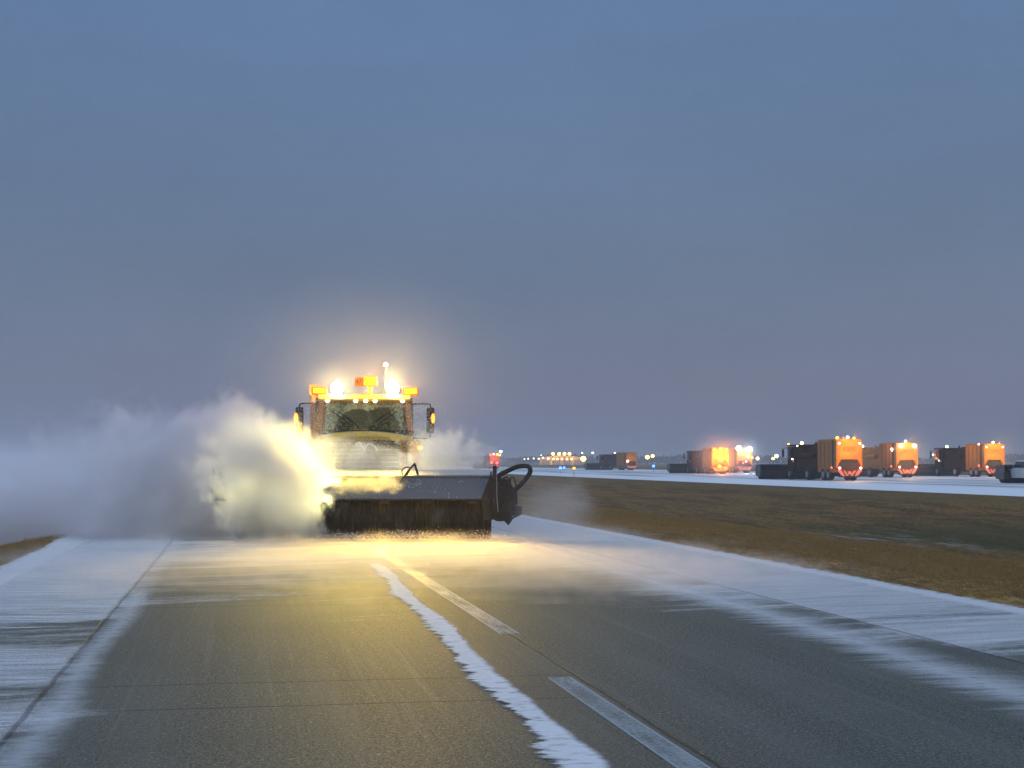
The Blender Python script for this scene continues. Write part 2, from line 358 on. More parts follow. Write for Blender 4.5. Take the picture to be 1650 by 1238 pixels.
# snow ribbons
def ribbon_mat(name, teeth, soft, k, both, top=.97):
    m, T, out = newmat(name); P = T.obj(); U, V, _ = T.sep(T.node('ShaderNodeTexCoord').outputs['UV'])
    tn = T.noise(T.comb(T.m('ADD', T.m('MULTIPLY', U, teeth), T.m('MULTIPLY', V, .2)), T.m('MULTIPLY', V, 6.0), 0), 1.0, 6, .72)
    tb = T.noise(T.comb(T.m('MULTIPLY', U, .2), T.m('MULTIPLY', V, 1.1), 3.0), 1.0, 3, .5)
    left = T.m('MULTIPLY', U, -1.0); patch = T.noise(T.vm('MULTIPLY', P, (3.0, 6.0, 1)), 1.6, 5, .7)
    dl = T.m('ADD', left, T.m('MULTIPLY', T.m('ADD', T.m('MULTIPLY', T.m('SUBTRACT', tn, .5), 1.6), T.m('MULTIPLY', T.m('SUBTRACT', tb, .5), 1.1)), k))
    dr = T.m('ADD', U, T.m('MULTIPLY', T.m('ADD', T.m('MULTIPLY', T.m('SUBTRACT', tn, .5), both), T.m('MULTIPLY', T.m('SUBTRACT', tb, .5), .7)), 1.0))
    d = T.m('MAXIMUM', dl, dr)
    alpha = T.ss(d, .62 + soft * .3, .50 - soft * .7)
    alpha = T.m('MULTIPLY', alpha, T.ss(patch, .28, .5, .45, 1.0)); gn = T.noise(P, 60, 3, .7); wv = T.noise(T.vm('MULTIPLY', P, (2, 7, 1)), 2.4, 4, .6)
    alpha = T.m('MULTIPLY', alpha, T.ss(T.m('ADD', gn, T.m('MULTIPLY', alpha, .5)),   .3, .62, .4 * top, top))
    pb = T.node('ShaderNodeBsdfPrincipled'); T.put(pb.inputs['Base Color'], T.mix(T.ss(wv, .3, .7, 0, .35), SNOW, (.55, .6, .66, 1))); pb.inputs['Roughness'].default_value = .75
    T.put(pb.inputs['Normal'], T.bump(T.m('ADD', T.m('MULTIPLY', alpha, 1.0), T.m('ADD', T.m('MULTIPLY', wv, .8), T.m('MULTIPLY', gn, .25))), .6, .02))
    tr = T.node('ShaderNodeBsdfTransparent'); mx = T.node('ShaderNodeMixShader'); T.put(mx.inputs[0], alpha)
    T.l.new(tr.outputs[0], mx.inputs[1]); T.l.new(pb.outputs[0], mx.inputs[2]); T.l.new(mx.outputs[0], out.inputs[0]); return m
def bendc(v):
    c_ = 1.93 + .34 * min(1, max(0, (v - 8) / 16)) + .03 * math.sin(v * .9); w_ = .145 + .02 * math.sin(v * 1.7)
    return c_ - w_ * 1.7, c_ + w_ * 1.15
o = sheet('snow', 0, 1, 5, 25, .010, ribbon_mat('feathered_snow_ribbon', .35, .2, 1.2, .35, .88), 10, 90, bendc)
tag(o, 'narrow feathered ribbon of snow down the middle of the road', 'snow', kind='stuff')
def bendr(v):
    t = min(1, max(0, (v - 8) / 16)); c_ = 5.62 + .25 * t + .05 * math.sin(v * .5); w_ = .52 - .12 * t
    return c_ - w_ * 1.3, c_ + w_ * 1.3
o = sheet('snow', 0, 1, 5, 32, .010, ribbon_mat('soft_snow_ribbon', .5, .95, 1.0, .7, .55), 10, 60, bendr)
tag(o, 'soft pale snow band along the right side of the road', 'snow', kind='stuff')
def bendl(v): return (-1.48 + .02 * math.sin(v * 1.3), -.98 + .06 * math.sin(v * .8))
o = sheet('snow', 0, 1, 4, 20, .010, ribbon_mat('thin_snow_ribbon', .7, .8, .8, .8, .42), 10, 60, bendl)
tag(o, 'thin translucent strip of snow beside the joint on the left', 'snow', kind='stuff')

# snow patches of the left shoulder
m, T, out = newmat('shoulder_drifts'); P = T.obj(); x, y, z = T.sep(P)
rv = T.node('ShaderNodeVectorRotate', rotation_type='Z_AXIS'); T.put(rv.inputs['Vector'], P); rv.inputs['Angle'].default_value = R(9)
a1 = T.noise(T.vm('MULTIPLY', rv.outputs[0], (.16, .42, 1)), 1.25, 3, .5); a2 = T.noise(T.vm('MULTIPLY', rv.outputs[0], (.8, 8, 1)), 1.2, 5, .7); a3 = T.noise(P, 50, 3, .7)
k = T.m('ADD', T.m('ADD', a1, T.m('MULTIPLY', T.m('SUBTRACT', a2, .5), .16)), T.ss(y, 15, 22, 0, .2))
alpha = T.ss(k, .49, .56)
alpha = T.m('MULTIPLY', alpha, T.ss(T.m('ADD', x, T.m('MULTIPLY', T.m('SUBTRACT', a2, .5), .15)), -1.38, -1.46))
alpha = T.m('MULTIPLY', alpha, T.ss(T.m('ADD', T.m('MULTIPLY', a3, .6), T.m('MULTIPLY', a2, .6)), .42, .74, .25, .78))
pb = T.node('ShaderNodeBsdfPrincipled'); T.put(pb.inputs['Base Color'], SNOW); pb.inputs['Roughness'].default_value = .75
T.put(pb.inputs['Normal'], T.bump(T.m('ADD', T.m('MULTIPLY', a2, 1.0), T.m('MULTIPLY', alpha, .8)), .8, .03))
tr = T.node('ShaderNodeBsdfTransparent'); mx = T.node('ShaderNodeMixShader'); T.put(mx.inputs[0], alpha)
T.l.new(tr.outputs[0], mx.inputs[1]); T.l.new(pb.outputs[0], mx.inputs[2]); T.l.new(mx.outputs[0], out.inputs[0])
o = sheet('snow', -3.19, -1.36, 4, 40, .006, m, 2, 20); tag(o, 'rippled snow patches on the left shoulder of the road', 'snow', kind='stuff')

# runway on the right, beyond the grass
m, T, out = newmat('snow_covered_runway'); P = T.obj(); x, y, z = T.sep(P)
n1 = T.noise(T.vm('MULTIPLY', P, (.35, .02, 1)), 1.0, 5, .6); n2 = T.noise(T.vm('MULTIPLY', P, (1, .1, 1)), .6, 4)
sn = T.ss(T.m('ADD', n1, T.m('ADD', T.ss(x, 52, 42, 0, .3), T.ss(x, 70, 90, 0, .1))), .38, .62, .25, .95)
c = T.mix(sn, T.mix(n2, (.05, .05, .05, 1), (.11, .11, .11, 1)), SNOW)
principled(T, out, Base_Color=c, Roughness=.6, Normal=T.bump(n2, .2, .03))
o = sheet('runway', 38.3, 93.3, -60, 2500, 0, m); tag(o, kind='structure')

# ------------------------------------------------------------------ the near sweeper truck
YC = 35.8
near = empty('snow_sweeper_truck', ((587 - 825) / F * YC, YC, 0), R(6.0))
tag(near, 'large snow sweeper facing the camera, roof floodlights on, broom in flying snow', 'sweeper truck')
SX = F / YC                                            # photo px per metre at the cab
def nx(px): return (px - 587) / SX
def nz(py): return HC - (py - HY) / SX
# frosted glass
m, T, out = newmat('rimed_glass'); P = T.obj()
fr = T.noise(P, 16, 6, .75); fr2 = T.noise(P, 1.6, 3, .6); fr3 = T.vor(P, 30)
X_, Y_, Z_ = T.sep(P)
def arc(cx):
    d = T.vm('LENGTH', T.comb(T.m('SUBTRACT', X_, cx), 0, T.m('SUBTRACT', Z_, 2.42))); return T.m('MULTIPLY', T.ss(d, .16, .2), T.ss(d, .58, .54))
k = T.m('ADD', T.m('MULTIPLY', fr, .8), T.m('MULTIPLY', T.m('SUBTRACT', fr2, .5), .55))
k = T.m('SUBTRACT', T.m('ADD', k, .09), T.m('MULTIPLY', T.m('MAXIMUM', arc(-.15), arc(.32)), .13))
al = T.m('MAXIMUM', T.ss(k, .38, .58, .06, .75), T.ss(T.m('ADD', fr3, T.m('MULTIPLY', fr, -.3)), .12, .0, 0, .8))
gl = T.node('ShaderNodeBsdfGlass'); gl.inputs['Color'].default_value = (.75, .88, .78, 1); gl.inputs['Roughness'].default_value = .05; gl.inputs['IOR'].default_value = 1.05
df = T.node('ShaderNodeBsdfPrincipled'); T.put(df.inputs['Base Color'], (.52, .58, .36, 1)); df.inputs['Roughness'].default_value = .6; T.put(df.inputs['Normal'], T.bump(fr, .8, .01))
mx = T.node('ShaderNodeMixShader'); T.put(mx.inputs[0], al); T.l.new(gl.outputs[0], mx.inputs[1]); T.l.new(df.outputs[0], mx.inputs[2]); T.l.new(mx.outputs[0], out.inputs[0])
M['glass'] = m
# grille packed with snow
m, T, out = newmat('snow_packed_grille'); P = T.obj(); n1 = T.noise(P, 5, 5, .65); n2 = T.noise(P, 26, 4, .7); zz = T.sep(P)[2]
k = T.m('ADD', T.m('ADD', T.m('MULTIPLY', n1, .6), T.m('MULTIPLY', n2, .4)), T.ss(zz, 2.2, 1.5, -.06, .10))
principled(T, out, Base_Color=T.mix(T.ss(k, .60, .76), (.010, .014, .008, 1), (.42, .46, .34, 1)), Roughness=.8, Normal=T.bump(k, .8, .03)); M['grille'] = m

# cab: the shell is a frame of posts, roof, floor, lower panels and a back wall
b = MB(); zr, zs, zb = nz(648), nz(694), 1.05
wr, ws = 1.12, 1.20
b.box((0, .95, zr + .05), (2.32, 2.0, .12)); b.box((0, .95, zb + .05), (2.3, 1.9, .10))
b.box((0, 1.88, (zr + zb) / 2), (2.26, .08, zr - zb - .1))
for s in (-1, 1):
    b.prism([(s * (wr - .16), zr), (s * (wr - .04), zr), (s * (ws - .02), zs), (s * (ws - .17), zs)], -.04, .06, 'y')
    b.prism([(.02, zs), (.02, zb), (1.86, zb), (1.86, zs)], s * 1.14, s * 1.20, 'x')
    b.box((s * 1.14, 1.15, (zr + zs) / 2), (.07, .1, zr - zs)); b.box((s * 1.14, 1.80, (zr + zs) / 2), (.07, .1, zr - zs))
    b.box((s * 1.0, -.02, (zs + zb) / 2 - .05), (.36, .12, zs - zb - .1))
b.build('cab', M['orange'], near, .02)
b = MB(); b.prism([(-.93, zs + .02), (.93, zs + .02), (.93, zr + .02), (-.93, zr + .02)], -.02, -.005, 'y'); b.build('windscreen', M['glass'], near)
for s in (-1, 1):
    b = MB(); b.box((s * 1.17, .6, (zr + zs) / 2), (.012, 1.0, zr - zs - .06)); b.build('side_window', M['glass'], near)
    b = MB(); b.tube([(s * .1, -.05, zs + .03), (s * .35, -.06, zs + .28), (s * .62, -.06, zs + .44)], .012, 6); b.tube([(s * .3, -.065, zs + .12), (s * .78, -.065, zs + .46)], .014, 6, 0); b.build('wiper', M['dark'], near)
    b = MB(); b.box((s * .5, .95, 1.62), (.52, .5, .14)); b.box((s * .5, 1.2, 2.05), (.52, .14, .8), rx=-.12); b.box((s * .5, 1.24, 2.58), (.3, .1, .24)); b.build('seat', M['seat'], near, .03)
b = MB(); b.box((0, .28, zs - .1), (2.0, .45, .22)); b.box((.35, .3, zs + .06), (.5, .3, .14)); b.build('dashboard', M['dark'], near, .03)
b = MB(); pts = [(-.5 + .23 * math.cos(a), .62 - .1 * math.sin(a), zs + .12 + .2 * math.sin(a)) for a in [2 * math.pi * i / 20 for i in range(21)]]
b.tube(pts, .018, 8, 0); b.tube([(-.5, .62, zs + .12), (-.5, .4, zs - .05)], .03, 8, 0); b.tube([(-.72, .62, zs + .12), (-.28, .62, zs + .12)], .015, 6, 0); b.build('steering_wheel', M['dark'], near)
# hood brow: the pale yellow bowed rail
b = MB(); n = 28; pr = []
for i in range(n + 1):
    t = -1 + 2 * i / n; xx = 1.16 * t; pr.append((xx, nz(697) - .12 * abs(t) ** 2.2, -.34 + .24 * abs(t) ** 2.5))
for i, (xx, zz, yy) in enumerate(pr):
    hh = .16 + .02 * (1 - abs(xx))
    b.v += [(xx, yy + .30, zz + .03), (xx, yy, zz), (xx, yy - .03, zz - hh * .55), (xx, yy + .02, zz - hh), (xx, yy + .3, zz - hh)]
for i in range(n):
    for k in range(5): b.f.append((i * 5 + k, i * 5 + (k + 1) % 5, (i + 1) * 5 + (k + 1) % 5, (i + 1) * 5 + k))
b.f += [(0, 1, 2, 3, 4), tuple(n * 5 + k for k in range(5))]
b.build('hood_brow', M['yellow'], near, 0, True)
# grille with louvres
b = MB(); b.box((0, -.12, 1.72), (1.72, .16, .86)); gr_ = b.build('grille', M['grille'], near, .03)
b = MB()
for i in range(8): b.box((0, -.23, 1.38 + .1 * i), (1.6, .05, .03), rx=.5)
b.build('louvre', M['grille'], gr_)
b = MB()                                               # winged emblem on the grille
b.tube([(-.20, -.27, nz(717)), (-.12, -.28, nz(713.5)), (-.045, -.28, nz(721)), (-.0, -.28, nz(727))], .026, 8)
b.tube([(.0, -.28, nz(727)), (.04, -.28, nz(719)), (.13, -.28, nz(716)), (.23, -.27, nz(719)), (.33, -.27, nz(727))], .024, 8)
b.build('emblem', M['white'], gr_)
b = MB(); b.box((0, -.3, .98), (2.42, .3, .36)); b.build('bumper', M['orange'], near, .04)
for s in (-1, 1):                                      # fender pods with lamps
    b = MB(); b.box((s * 1.17, -.12, 1.92), (.34, .5, .62)); pod = b.build('fender', M['orange'], near, .05)
    px1 = 510 if s < 0 else 676; b = MB(); b.ball((nx(px1), -.40, nz(722)), .065, sq=(1.1, .5, .8)); b.build('clearance_lamp', M['turn'], pod)
    px1 = 513 if s < 0 else 681; b = MB(); b.lathe([(0, .055), (.03, .075), (.05, .06)], (0, 0, 0), 18, 'z'); o = b.build('turn_lamp', M['turn'], pod)
    o.location = (nx(px1), -.38, nz(747)); o.rotation_euler = (R(90), 0, 0)
    b = MB(); b.lathe([(0, .13), (.06, .13)], (0, 0, 0), 20, 'z'); o = b.build('headlamp', M['warmlamp'], pod); o.location = (s * 1.12, -.38, 1.32); o.rotation_euler = (R(90), 0, 0)
# roof visor, marker lamps, light bars
b = MB(); b.prism([(-.18, zr + .02), (-.18, zr + .07), (.0, zr + .17), (.4, zr + .17), (.4, zr + .02)], -1.1, 1.1, 'x'); b.build('roof_visor', M['yellow'], near, .02)
for px in (528, 573, 589, 604, 648):
    b = MB(); b.ball((nx(px), -.20, nz(647)), .045, sq=(1.1, .7, .8)); mk = b.build('marker_lamp', M['marker'], near)
b = MB()                                               # roof rack carrying the lamps
b.tube([(-1.2, .35, nz(636)), (1.2, .35, nz(636))], .022, 8, 0)
for xx in (-1.1, -.67, .02, .67, 1.1): b.tube([(xx, .35, zr + .1), (xx, .35, nz(629))], .022, 8, 0)
b.build('lamp_rack', M['orange'], near)
for px in (543, 633):
    b = MB(); X = nx(px); b.lathe([(0, .10), (.05, .165), (.12, .17)], (0, 0, 0), 24, 'z'); fl = b.build('floodlight', M['dark'], near); fl.location = (X, .25, nz(624)); fl.rotation_euler = (R(96), 0, 0)
    b = MB(); b.lathe([(0, .155), (.02, .15), (.035, .1)], (0, 0, 0), 24, 'z'); ln = b.build('lens', M['flood'], fl, 0, True); ln.location = (0, 0, .121)
    lamp('SPOT', 'flood_beam', (X, .02, nz(624)), (1, .70, .11), 3300, near, .15, 36, (X * .6, -8.8, 0), .9).scale = (1.3, 1, 1)
    lamp('SPOT', 'flood_spill', (X, .02, nz(624)), (1, .95, .42), 520, near, .15, 50, (-2.3, -3.9, 1.1), .9)
    lamp('POINT', 'flood_glow', (X, -.12, nz(624)), (1, .92, .42), 26, near, .08)
    lamp('POINT', 'flood_glow', (X, .55, nz(614)), (1, .90, .40), 230, near, .10)
for px, py, ww in ((514, 629, .30), (662, 629.5, .32)):
    b = MB(); b.box((nx(px), .36, nz(py)), (ww + .06, .14, .19)); lb = b.build('beacon', M['orange'], near, .02)
    b = MB(); b.box((nx(px), .28, nz(py)), (ww, .06, .13)); b.build('lens', M['amber_hot'], lb, .02)
    lamp('POINT', 'beacon_glow', (nx(px), .15, nz(py)), (1, .26, .02), 20, near, .05); lamp('POINT', 'beacon_glow', (nx(px), .75, nz(py - 6)), (1, .30, .03), 34, near, .08)
b = MB(); b.box((nx(596), .36, nz(613)), (.34, .14, .24)); b.tube([(nx(596), .38, zr + .1), (nx(596), .38, nz(618))], .06, 8, 0); lb = b.build('beacon', M['orange'], near, .02)
b = MB(); b.box((nx(597), .28, nz(613)), (.22, .05, .13)); b.build('lens', M['amber_hot'], lb, .02)
lamp('POINT', 'beacon_glow', (nx(596), .12, nz(612)), (1, .24, .02), 35, near, .05); lamp('POINT', 'beacon_glow', (nx(598), .75, nz(604)), (1, .28, .03), 55, near, .08)
b = MB(); b.box((nx(580), .33, nz(614.5)), (.26, .06, .22)); sg = b.build('number_plate', emit('lit_orange_sign', (1, .24, .03), 1.1), near, .03)
text('number', '475', .14, M['dark'], sg, (nx(580), .295, nz(614.5)), (R(90), 0, 0))
b = MB(); b.tube([(nx(622), .9, zr + .1), (nx(622), .9, nz(588))], .02, 8, 0); b.cyl((nx(622), .9, nz(589)), (nx(622), .9, nz(586)), .05); ms = b.build('antenna_mast', M['dark'], near)
b = MB(); b.ball((nx(622), .9, nz(584)), .055); b.build('lens', M['far_white'], ms)
# mirrors
for s in (-1, 1):
    X = nx(484) if s < 0 else nx(693)
    b = MB(); b.tube([(s * 1.12, .0, nz(651)), (X * .96, -.12, nz(651)), (X, -.14, nz(654)), (X, -.15, nz(660))], .018, 8)
    if s > 0: b.tube([(1.18, 0, nz(706.5)), (X * .97, -.12, nz(706.5)), (X, -.14, nz(700))], .016, 8)
    else: b.tube([(X, -.14, nz(700)), (X - .0, -.1, nz(742))], .035, 8, 0); b.tube([(X, -.1, nz(742)), (-1.2, 0, nz(744))], .03, 8, 0)
    mi = b.build('mirror', M['dark'], near)
    b = MB(); b.box((X, -.16, nz(678)), (.19, .09, .62)); b.build('housing', M['dark'], mi, .03)
    LX = nx(478.5) if s < 0 else nx(697)
    b = MB(); b.ball((LX, -.22, nz(674.5)), .05, sq=(.9, .6, 2.4)); b.build('lamp', M['amber_hot'], mi)
# intake stack at the left rear of the cab, louvred side column
b = MB(); b.tube([(nx(501), 2.2, 1.0), (nx(501), 2.2, nz(618))], .075, 12, 0); b.box((nx(502), 2.2, nz(622)), (.24, .24, .26)); b.build('exhaust_stack', M['orange'], near, .01)
b = MB(); b.box((0, 6.1, 2.05), (2.44, 7.4, 2.0)); b.box((0, 6.1, 3.1), (2.2, 7.0, .12)); bd = b.build('engine_body', M['orange'], near, .05)
b = MB()
for s in (-1, 1):
    for i in range(3):
        for k in range(7): b.box((s * 1.235, 3.8 + 2.2 * i, 1.5 + .16 * k), (.03, 1.5, .05), 0)
b.build('vent', M['dark'], bd)
b = MB(); b.box((0, 5, .82), (1.1, 11, .3)); b.build('chassis', M['dark'], near, .02)
def wheel(par, x, y, r=.56, w_=.42, mt='rubber'):
    b = MB(); b.lathe([(-w_ / 2, r * .6), (-w_ / 2, r * .92), (-w_ * .38, r), (w_ * .38, r), (w_ / 2, r * .92), (w_ / 2, r * .6)], (0, 0, 0), 28); wo_ = b.build('wheel', M['dark'], par); wo_.location = (x, y, r)
    wo_.data.materials[0] = M[mt]
    b = MB(); b.lathe([(-w_ * .42, r * .6), (-w_ * .3, r * .5), (-w_ * .3, r * .2), (-w_ * .45, r * .15), (w_ * .45, r * .15), (w_ * .3, r * .2), (w_ * .3, r * .5), (w_ * .42, r * .6)], (0, 0, 0), 24); b.build('rim', M['steel'], wo_)
    return wo_
for s in (-1, 1):
    wheel(near, s * 1.02, .75)
    wheel(near, s * 1.02, 6.6); wheel(near, s * 1.02, 8.0)
b = MB()
for s in (-1, 1): b.tube([(s * .5, -.2, .8), (s * .5, -2.3, .95)], .07, 10, 0)
b.tube([(0, -.3, .9), (.0, -2.2, 1.15)], .05, 10, 0); b.build('push_frame', M['dark'], near)

# broom head: frame in its own angle, square to the camera
YB = 32.6; SB = F / YB
def bx_(px): return (px - 585) / SB
def bz(py): return HC - (py - HY) / SB
b = MB(); b.box((0, .75, 1.0), (5.6, .16, .16)); b.box((0, .75, 1.35), (5.4, .1, .1))
for xx in (-2.8, -1, 1, 2.8): b.box((xx, .75, 1.1), (.1, .12, .5))
bh = b.build('broom_head', M['dark'], near, .01)
wpos = Vector(((585 - 825) / F * YB, YB, 0)); bh.location = Matrix.Rotation(-R(6.0), 3, 'Z') @ (wpos - Vector(near.location)); bh.rotation_euler = (0, 0, -R(6.0))
zt, zl = bz(765.5), bz(803)
b = MB()                                               # deck: top shelf, slanted apron, slanted right end
XL, XR, XR2 = -3.2, bx_(789), bx_(776)
th = .02
def slab(p, q, r_, s_, d):
    V = [Vector(a) for a in (p, q, r_, s_)]; d = Vector(d); b.add([*V, *[a + d for a in V]], [(3, 2, 1, 0), (4, 5, 6, 7), (0, 1, 5, 4), (1, 2, 6, 5), (2, 3, 7, 6), (3, 0, 4, 7)])
slab((XL, .85, zt + .11), (XR, .85, zt + .11), (XR, .02, zt), (XL, .02, zt), (0, 0, -.03))
dk = b.build('deck', paint('snowy_deck_top', (.4, .4, .38), .6, 0, .95), bh)
b = MB(); slab((XL, .0, zt - .03), (XR, .0, zt - .03), (XR2, -.28, zl), (XL, -.28, zl), (0, .03, -.0)); slab((XL, -.285, zl + .005), (XR2, -.285, zl + .005), (XR2, -.1, zl - .03), (XL, -.1, zl - .03), (0, .0, -.015))
b.tube([(XL, -.01, zt - .035), (XR, -.01, zt - .035)], .028, 8, 0)
b.build('apron', M['deck'], bh)
m, T, out = newmat('broom_bristles'); P = T.obj(); q = T.vm('MULTIPLY', P, (14, 2, 2)); n1 = T.noise(q, 2, 5, .7); n2 = T.noise(T.vm('MULTIPLY', P, (1.3, .7, .7)), 1.5, 4, .6)
c = T.mix(T.ss(n1, .35, .7), (.008, .008, .007, 1), (.06, .055, .045, 1)); c = T.mix(T.ss(n2, .55, .75, 0, .25), c, (.3, .3, .3, 1))
principled(T, out, Base_Color=c, Roughness=.8, Normal=T.bump(n1, .9, .06)); M['bristle'] = m
b = MB(); rnd = random.Random(5); N1, N2 = 150, 36
for i in range(N1 + 1):
    xx = -2.8 + 5.6 * i / N1; rr = .50 + (.03 if i % 3 else 0)
    for k in range(N2):
        a = 2 * math.pi * k / N2; r_ = rr * (1 + rnd.uniform(-.04, .035)); b.v.append((xx, .38 + r_ * math.cos(a), .55 + r_ * math.sin(a)))
for i in range(N1):
    for k in range(N2): b.f.append((i * N2 + k, i * N2 + (k + 1) % N2, (i + 1) * N2 + (k + 1) % N2, (i + 1) * N2 + k))
for _ in range(9000):
    xx = rnd.uniform(-2.8, 2.8); a = rnd.uniform(math.pi * .7, math.pi * 1.75); l_ = rnd.uniform(.53, .575); dx = rnd.gauss(0, .02); e = .004
    ca, sa = math.cos(a), math.sin(a)
    b.add([(xx - e, .38 + .46 * ca, .55 + .46 * sa), (xx + e, .38 + .46 * ca, .55 + .46 * sa), (xx + dx, .38 + l_ * ca, .57 + l_ * sa)], [(0, 1, 2)])
b.build('brush', M['bristle'], bh)
# right end: end plate, motor housing, post, hoses
b = MB(); b.prism([(.9, 1.5), (.0, zt), (-.28, zl), (-.2, .7), (.1, .42), (.8, .4)], XR, XR + .05, 'x')
b.prism([(bx_(p), bz(q)) for p, q in ((776, 803), (789, 768), (806, 764), (810, 775), (812, 800), (806, 835), (780, 838))], -.24, .2, 'y')
b.build('end_plate', M['dark'], bh, .01)
b = MB(); b.prism([(bx_(p), bz(q)) for p, q in ((801, 772), (818, 772), (824, 786), (833, 785), (834, 812), (826, 816), (825, 838), (819, 846), (812, 838), (800, 836))], -.22, .45, 'y')
b.lathe([(0, .1), (0, .19), (.12, .21), (.2, .12)], (bx_(808), .1, bz(822)), 20); b.tube([(bx_(802), -.25, bz(826)), (bx_(810), -.27, bz(812)), (bx_(820), -.25, bz(806))], .03, 8)
b.tube([(bx_(790), -.26, bz(816)), (bx_(796), -.29, bz(834)), (bx_(812), -.28, bz(836)), (bx_(820), -.26, bz(826))], .035, 8)
b.build('drive_motor', M['dark'], bh, .02)
b = MB(); b.prism([(bx_(p), bz(q)) for p, q in ((824, 814), (841, 816), (840, 827), (825, 832))], .0, .04, 'y'); b.prism([(bx_(p), bz(q)) for p, q in ((836, 815.5), (841.5, 816), (840.5, 828), (836, 830))], -.12, -.0, 'y')
b.tube([(bx_(820), -.05, bz(843)), (bx_(826), -.05, bz(834)), (bx_(839), -.05, bz(828))], .022, 8, 0); b.build('side_bracket', M['steel'], bh)
bh.children[-1].data.materials[0] = M['dark']
b = MB(); b.box((bx_(797.5), -.3, bz(789)), (.085, .07, 1.04)); b.build('gauge_post', M['dark'], bh, .01)
b = MB(); b.tube([(bx_(800.6), -.345, bz(755)), (bx_(801), -.345, bz(800)), (bx_(803), -.345, bz(824))], .010, 6, 0); b.build('marker_rod', M['steel'], bh)
hp = [(800, 772), (806, 765), (818, 759), (833, 752.5), (847, 751), (853, 754), (854, 761), (848, 771), (838, 782), (829, 790), (824, 800)]
b = MB(); b.tube([(bx_(p), .05 - .01 * i, bz(q)) for i, (p, q) in enumerate(hp)], .052, 12, 5); b.build('hydraulic_hose', M['rubber'], bh, 0, True)
for pts in ([(810, 772), (816, 769), (820, 774), (818, 784), (822, 792)], [(826, 790), (822, 776), (824, 769), (828, 771), (832, 784)], [(803, 771), (812, 763), (822, 758)], [(806, 795), (812, 800), (822, 795), (826, 785)]):
    b = MB(); b.tube([(bx_(p), -.1, bz(q)) for p, q in pts], .014, 8, 4); b.build('hose', M['rubber'], bh, 0, True)
b = MB(); b.tube([(-3.24, -.1, bz(754)), (-3.24, -.1, bz(810))], .04, 8, 0); b.build('gauge_post', M['dark'], bh)
b = MB()                                               # hitch lever on the deck
b.tube([(bx_(645), -.2, bz(779)), (bx_(652), -.12, bz(768)), (bx_(660), -.05, bz(757)), (bx_(669), -.02, bz(747))], .022, 8)
b.tube([(bx_(668), -.02, bz(747)), (bx_(671), .05, bz(757)), (bx_(674), .1, bz(768))], .026, 8)
b.tube([(bx_(649), 0, bz(767)), (bx_(648), 0, bz(758)), (bx_(655), 0, bz(753)), (bx_(661), 0, bz(755)), (bx_(656), 0, bz(766))], .014, 8); b.build('lever', M['dark'], bh)
for xx in (-2.2, 2.2):
    b = MB(); b.lathe([(-.1, .2), (-.1, .27), (.1, .27), (.1, .2)], (0, 0, 0), 20); o = b.build('caster_wheel', M['rubber'], bh); o.location = (xx, 1.25, .27)
for s in (-1, 1): lamp('SPOT', 'headlamp_beam', (s * 1.12, -.5, 1.62), (1, .92, .40), 260, near, .1, 165, (s * 1.5, -2.2, 1.9), 1.0)

for zz in (.78, 1.30):                                 # side lamps added to the deck to brighten the burst at its left
    b = MB(); b.box((-.35, -.36, zz), (.12, .12, .1)); b.tube([(-.35, -.2, zz + .02), (-.35, -.33, zz)], .02, 6, 0); b.build('added_side_lamp', M['dark'], bh)
    lamp('SPOT', 'burst_fill_beam', (-.45, -.46, zz), (1, .95, .40), 95, bh, .08, 95, (-2.7, -1.75, 1.0), 1.0)
for xx, yy, zz in ((-2.35, -.55, 1.25), (-1.75, -.5, 1.0), (-2.8, -.45, 1.0)):  # lamp boxes and bodiless fill lights added before the deck to brighten the burst
    b = MB(); b.box((xx, yy + .3, zz), (.14, .12, .1)); b.tube([(xx, -.15, zz - .02), (xx, yy + .3, zz)], .02, 6, 0); b.build('work_lamp', M['dark'], bh)
    lamp('POINT', 'burst_fill_light', (xx, yy - .3, zz), (1, .97, .46), 28, bh, .7)
for xx in (.5, 1.4, 2.4):                             # lamps under the lip of the deck, thrown on the road ahead
    b = MB(); b.box((xx, -.2, .83), (.2, .1, .08)); b.build('deck_lamp', M['dark'], bh)
    lamp('SPOT', 'deck_beam', (xx, -.45, .78), (1, .56, .06), 700, bh, .06, 96, (xx * 1.6, -5.2, 0), 1.0)

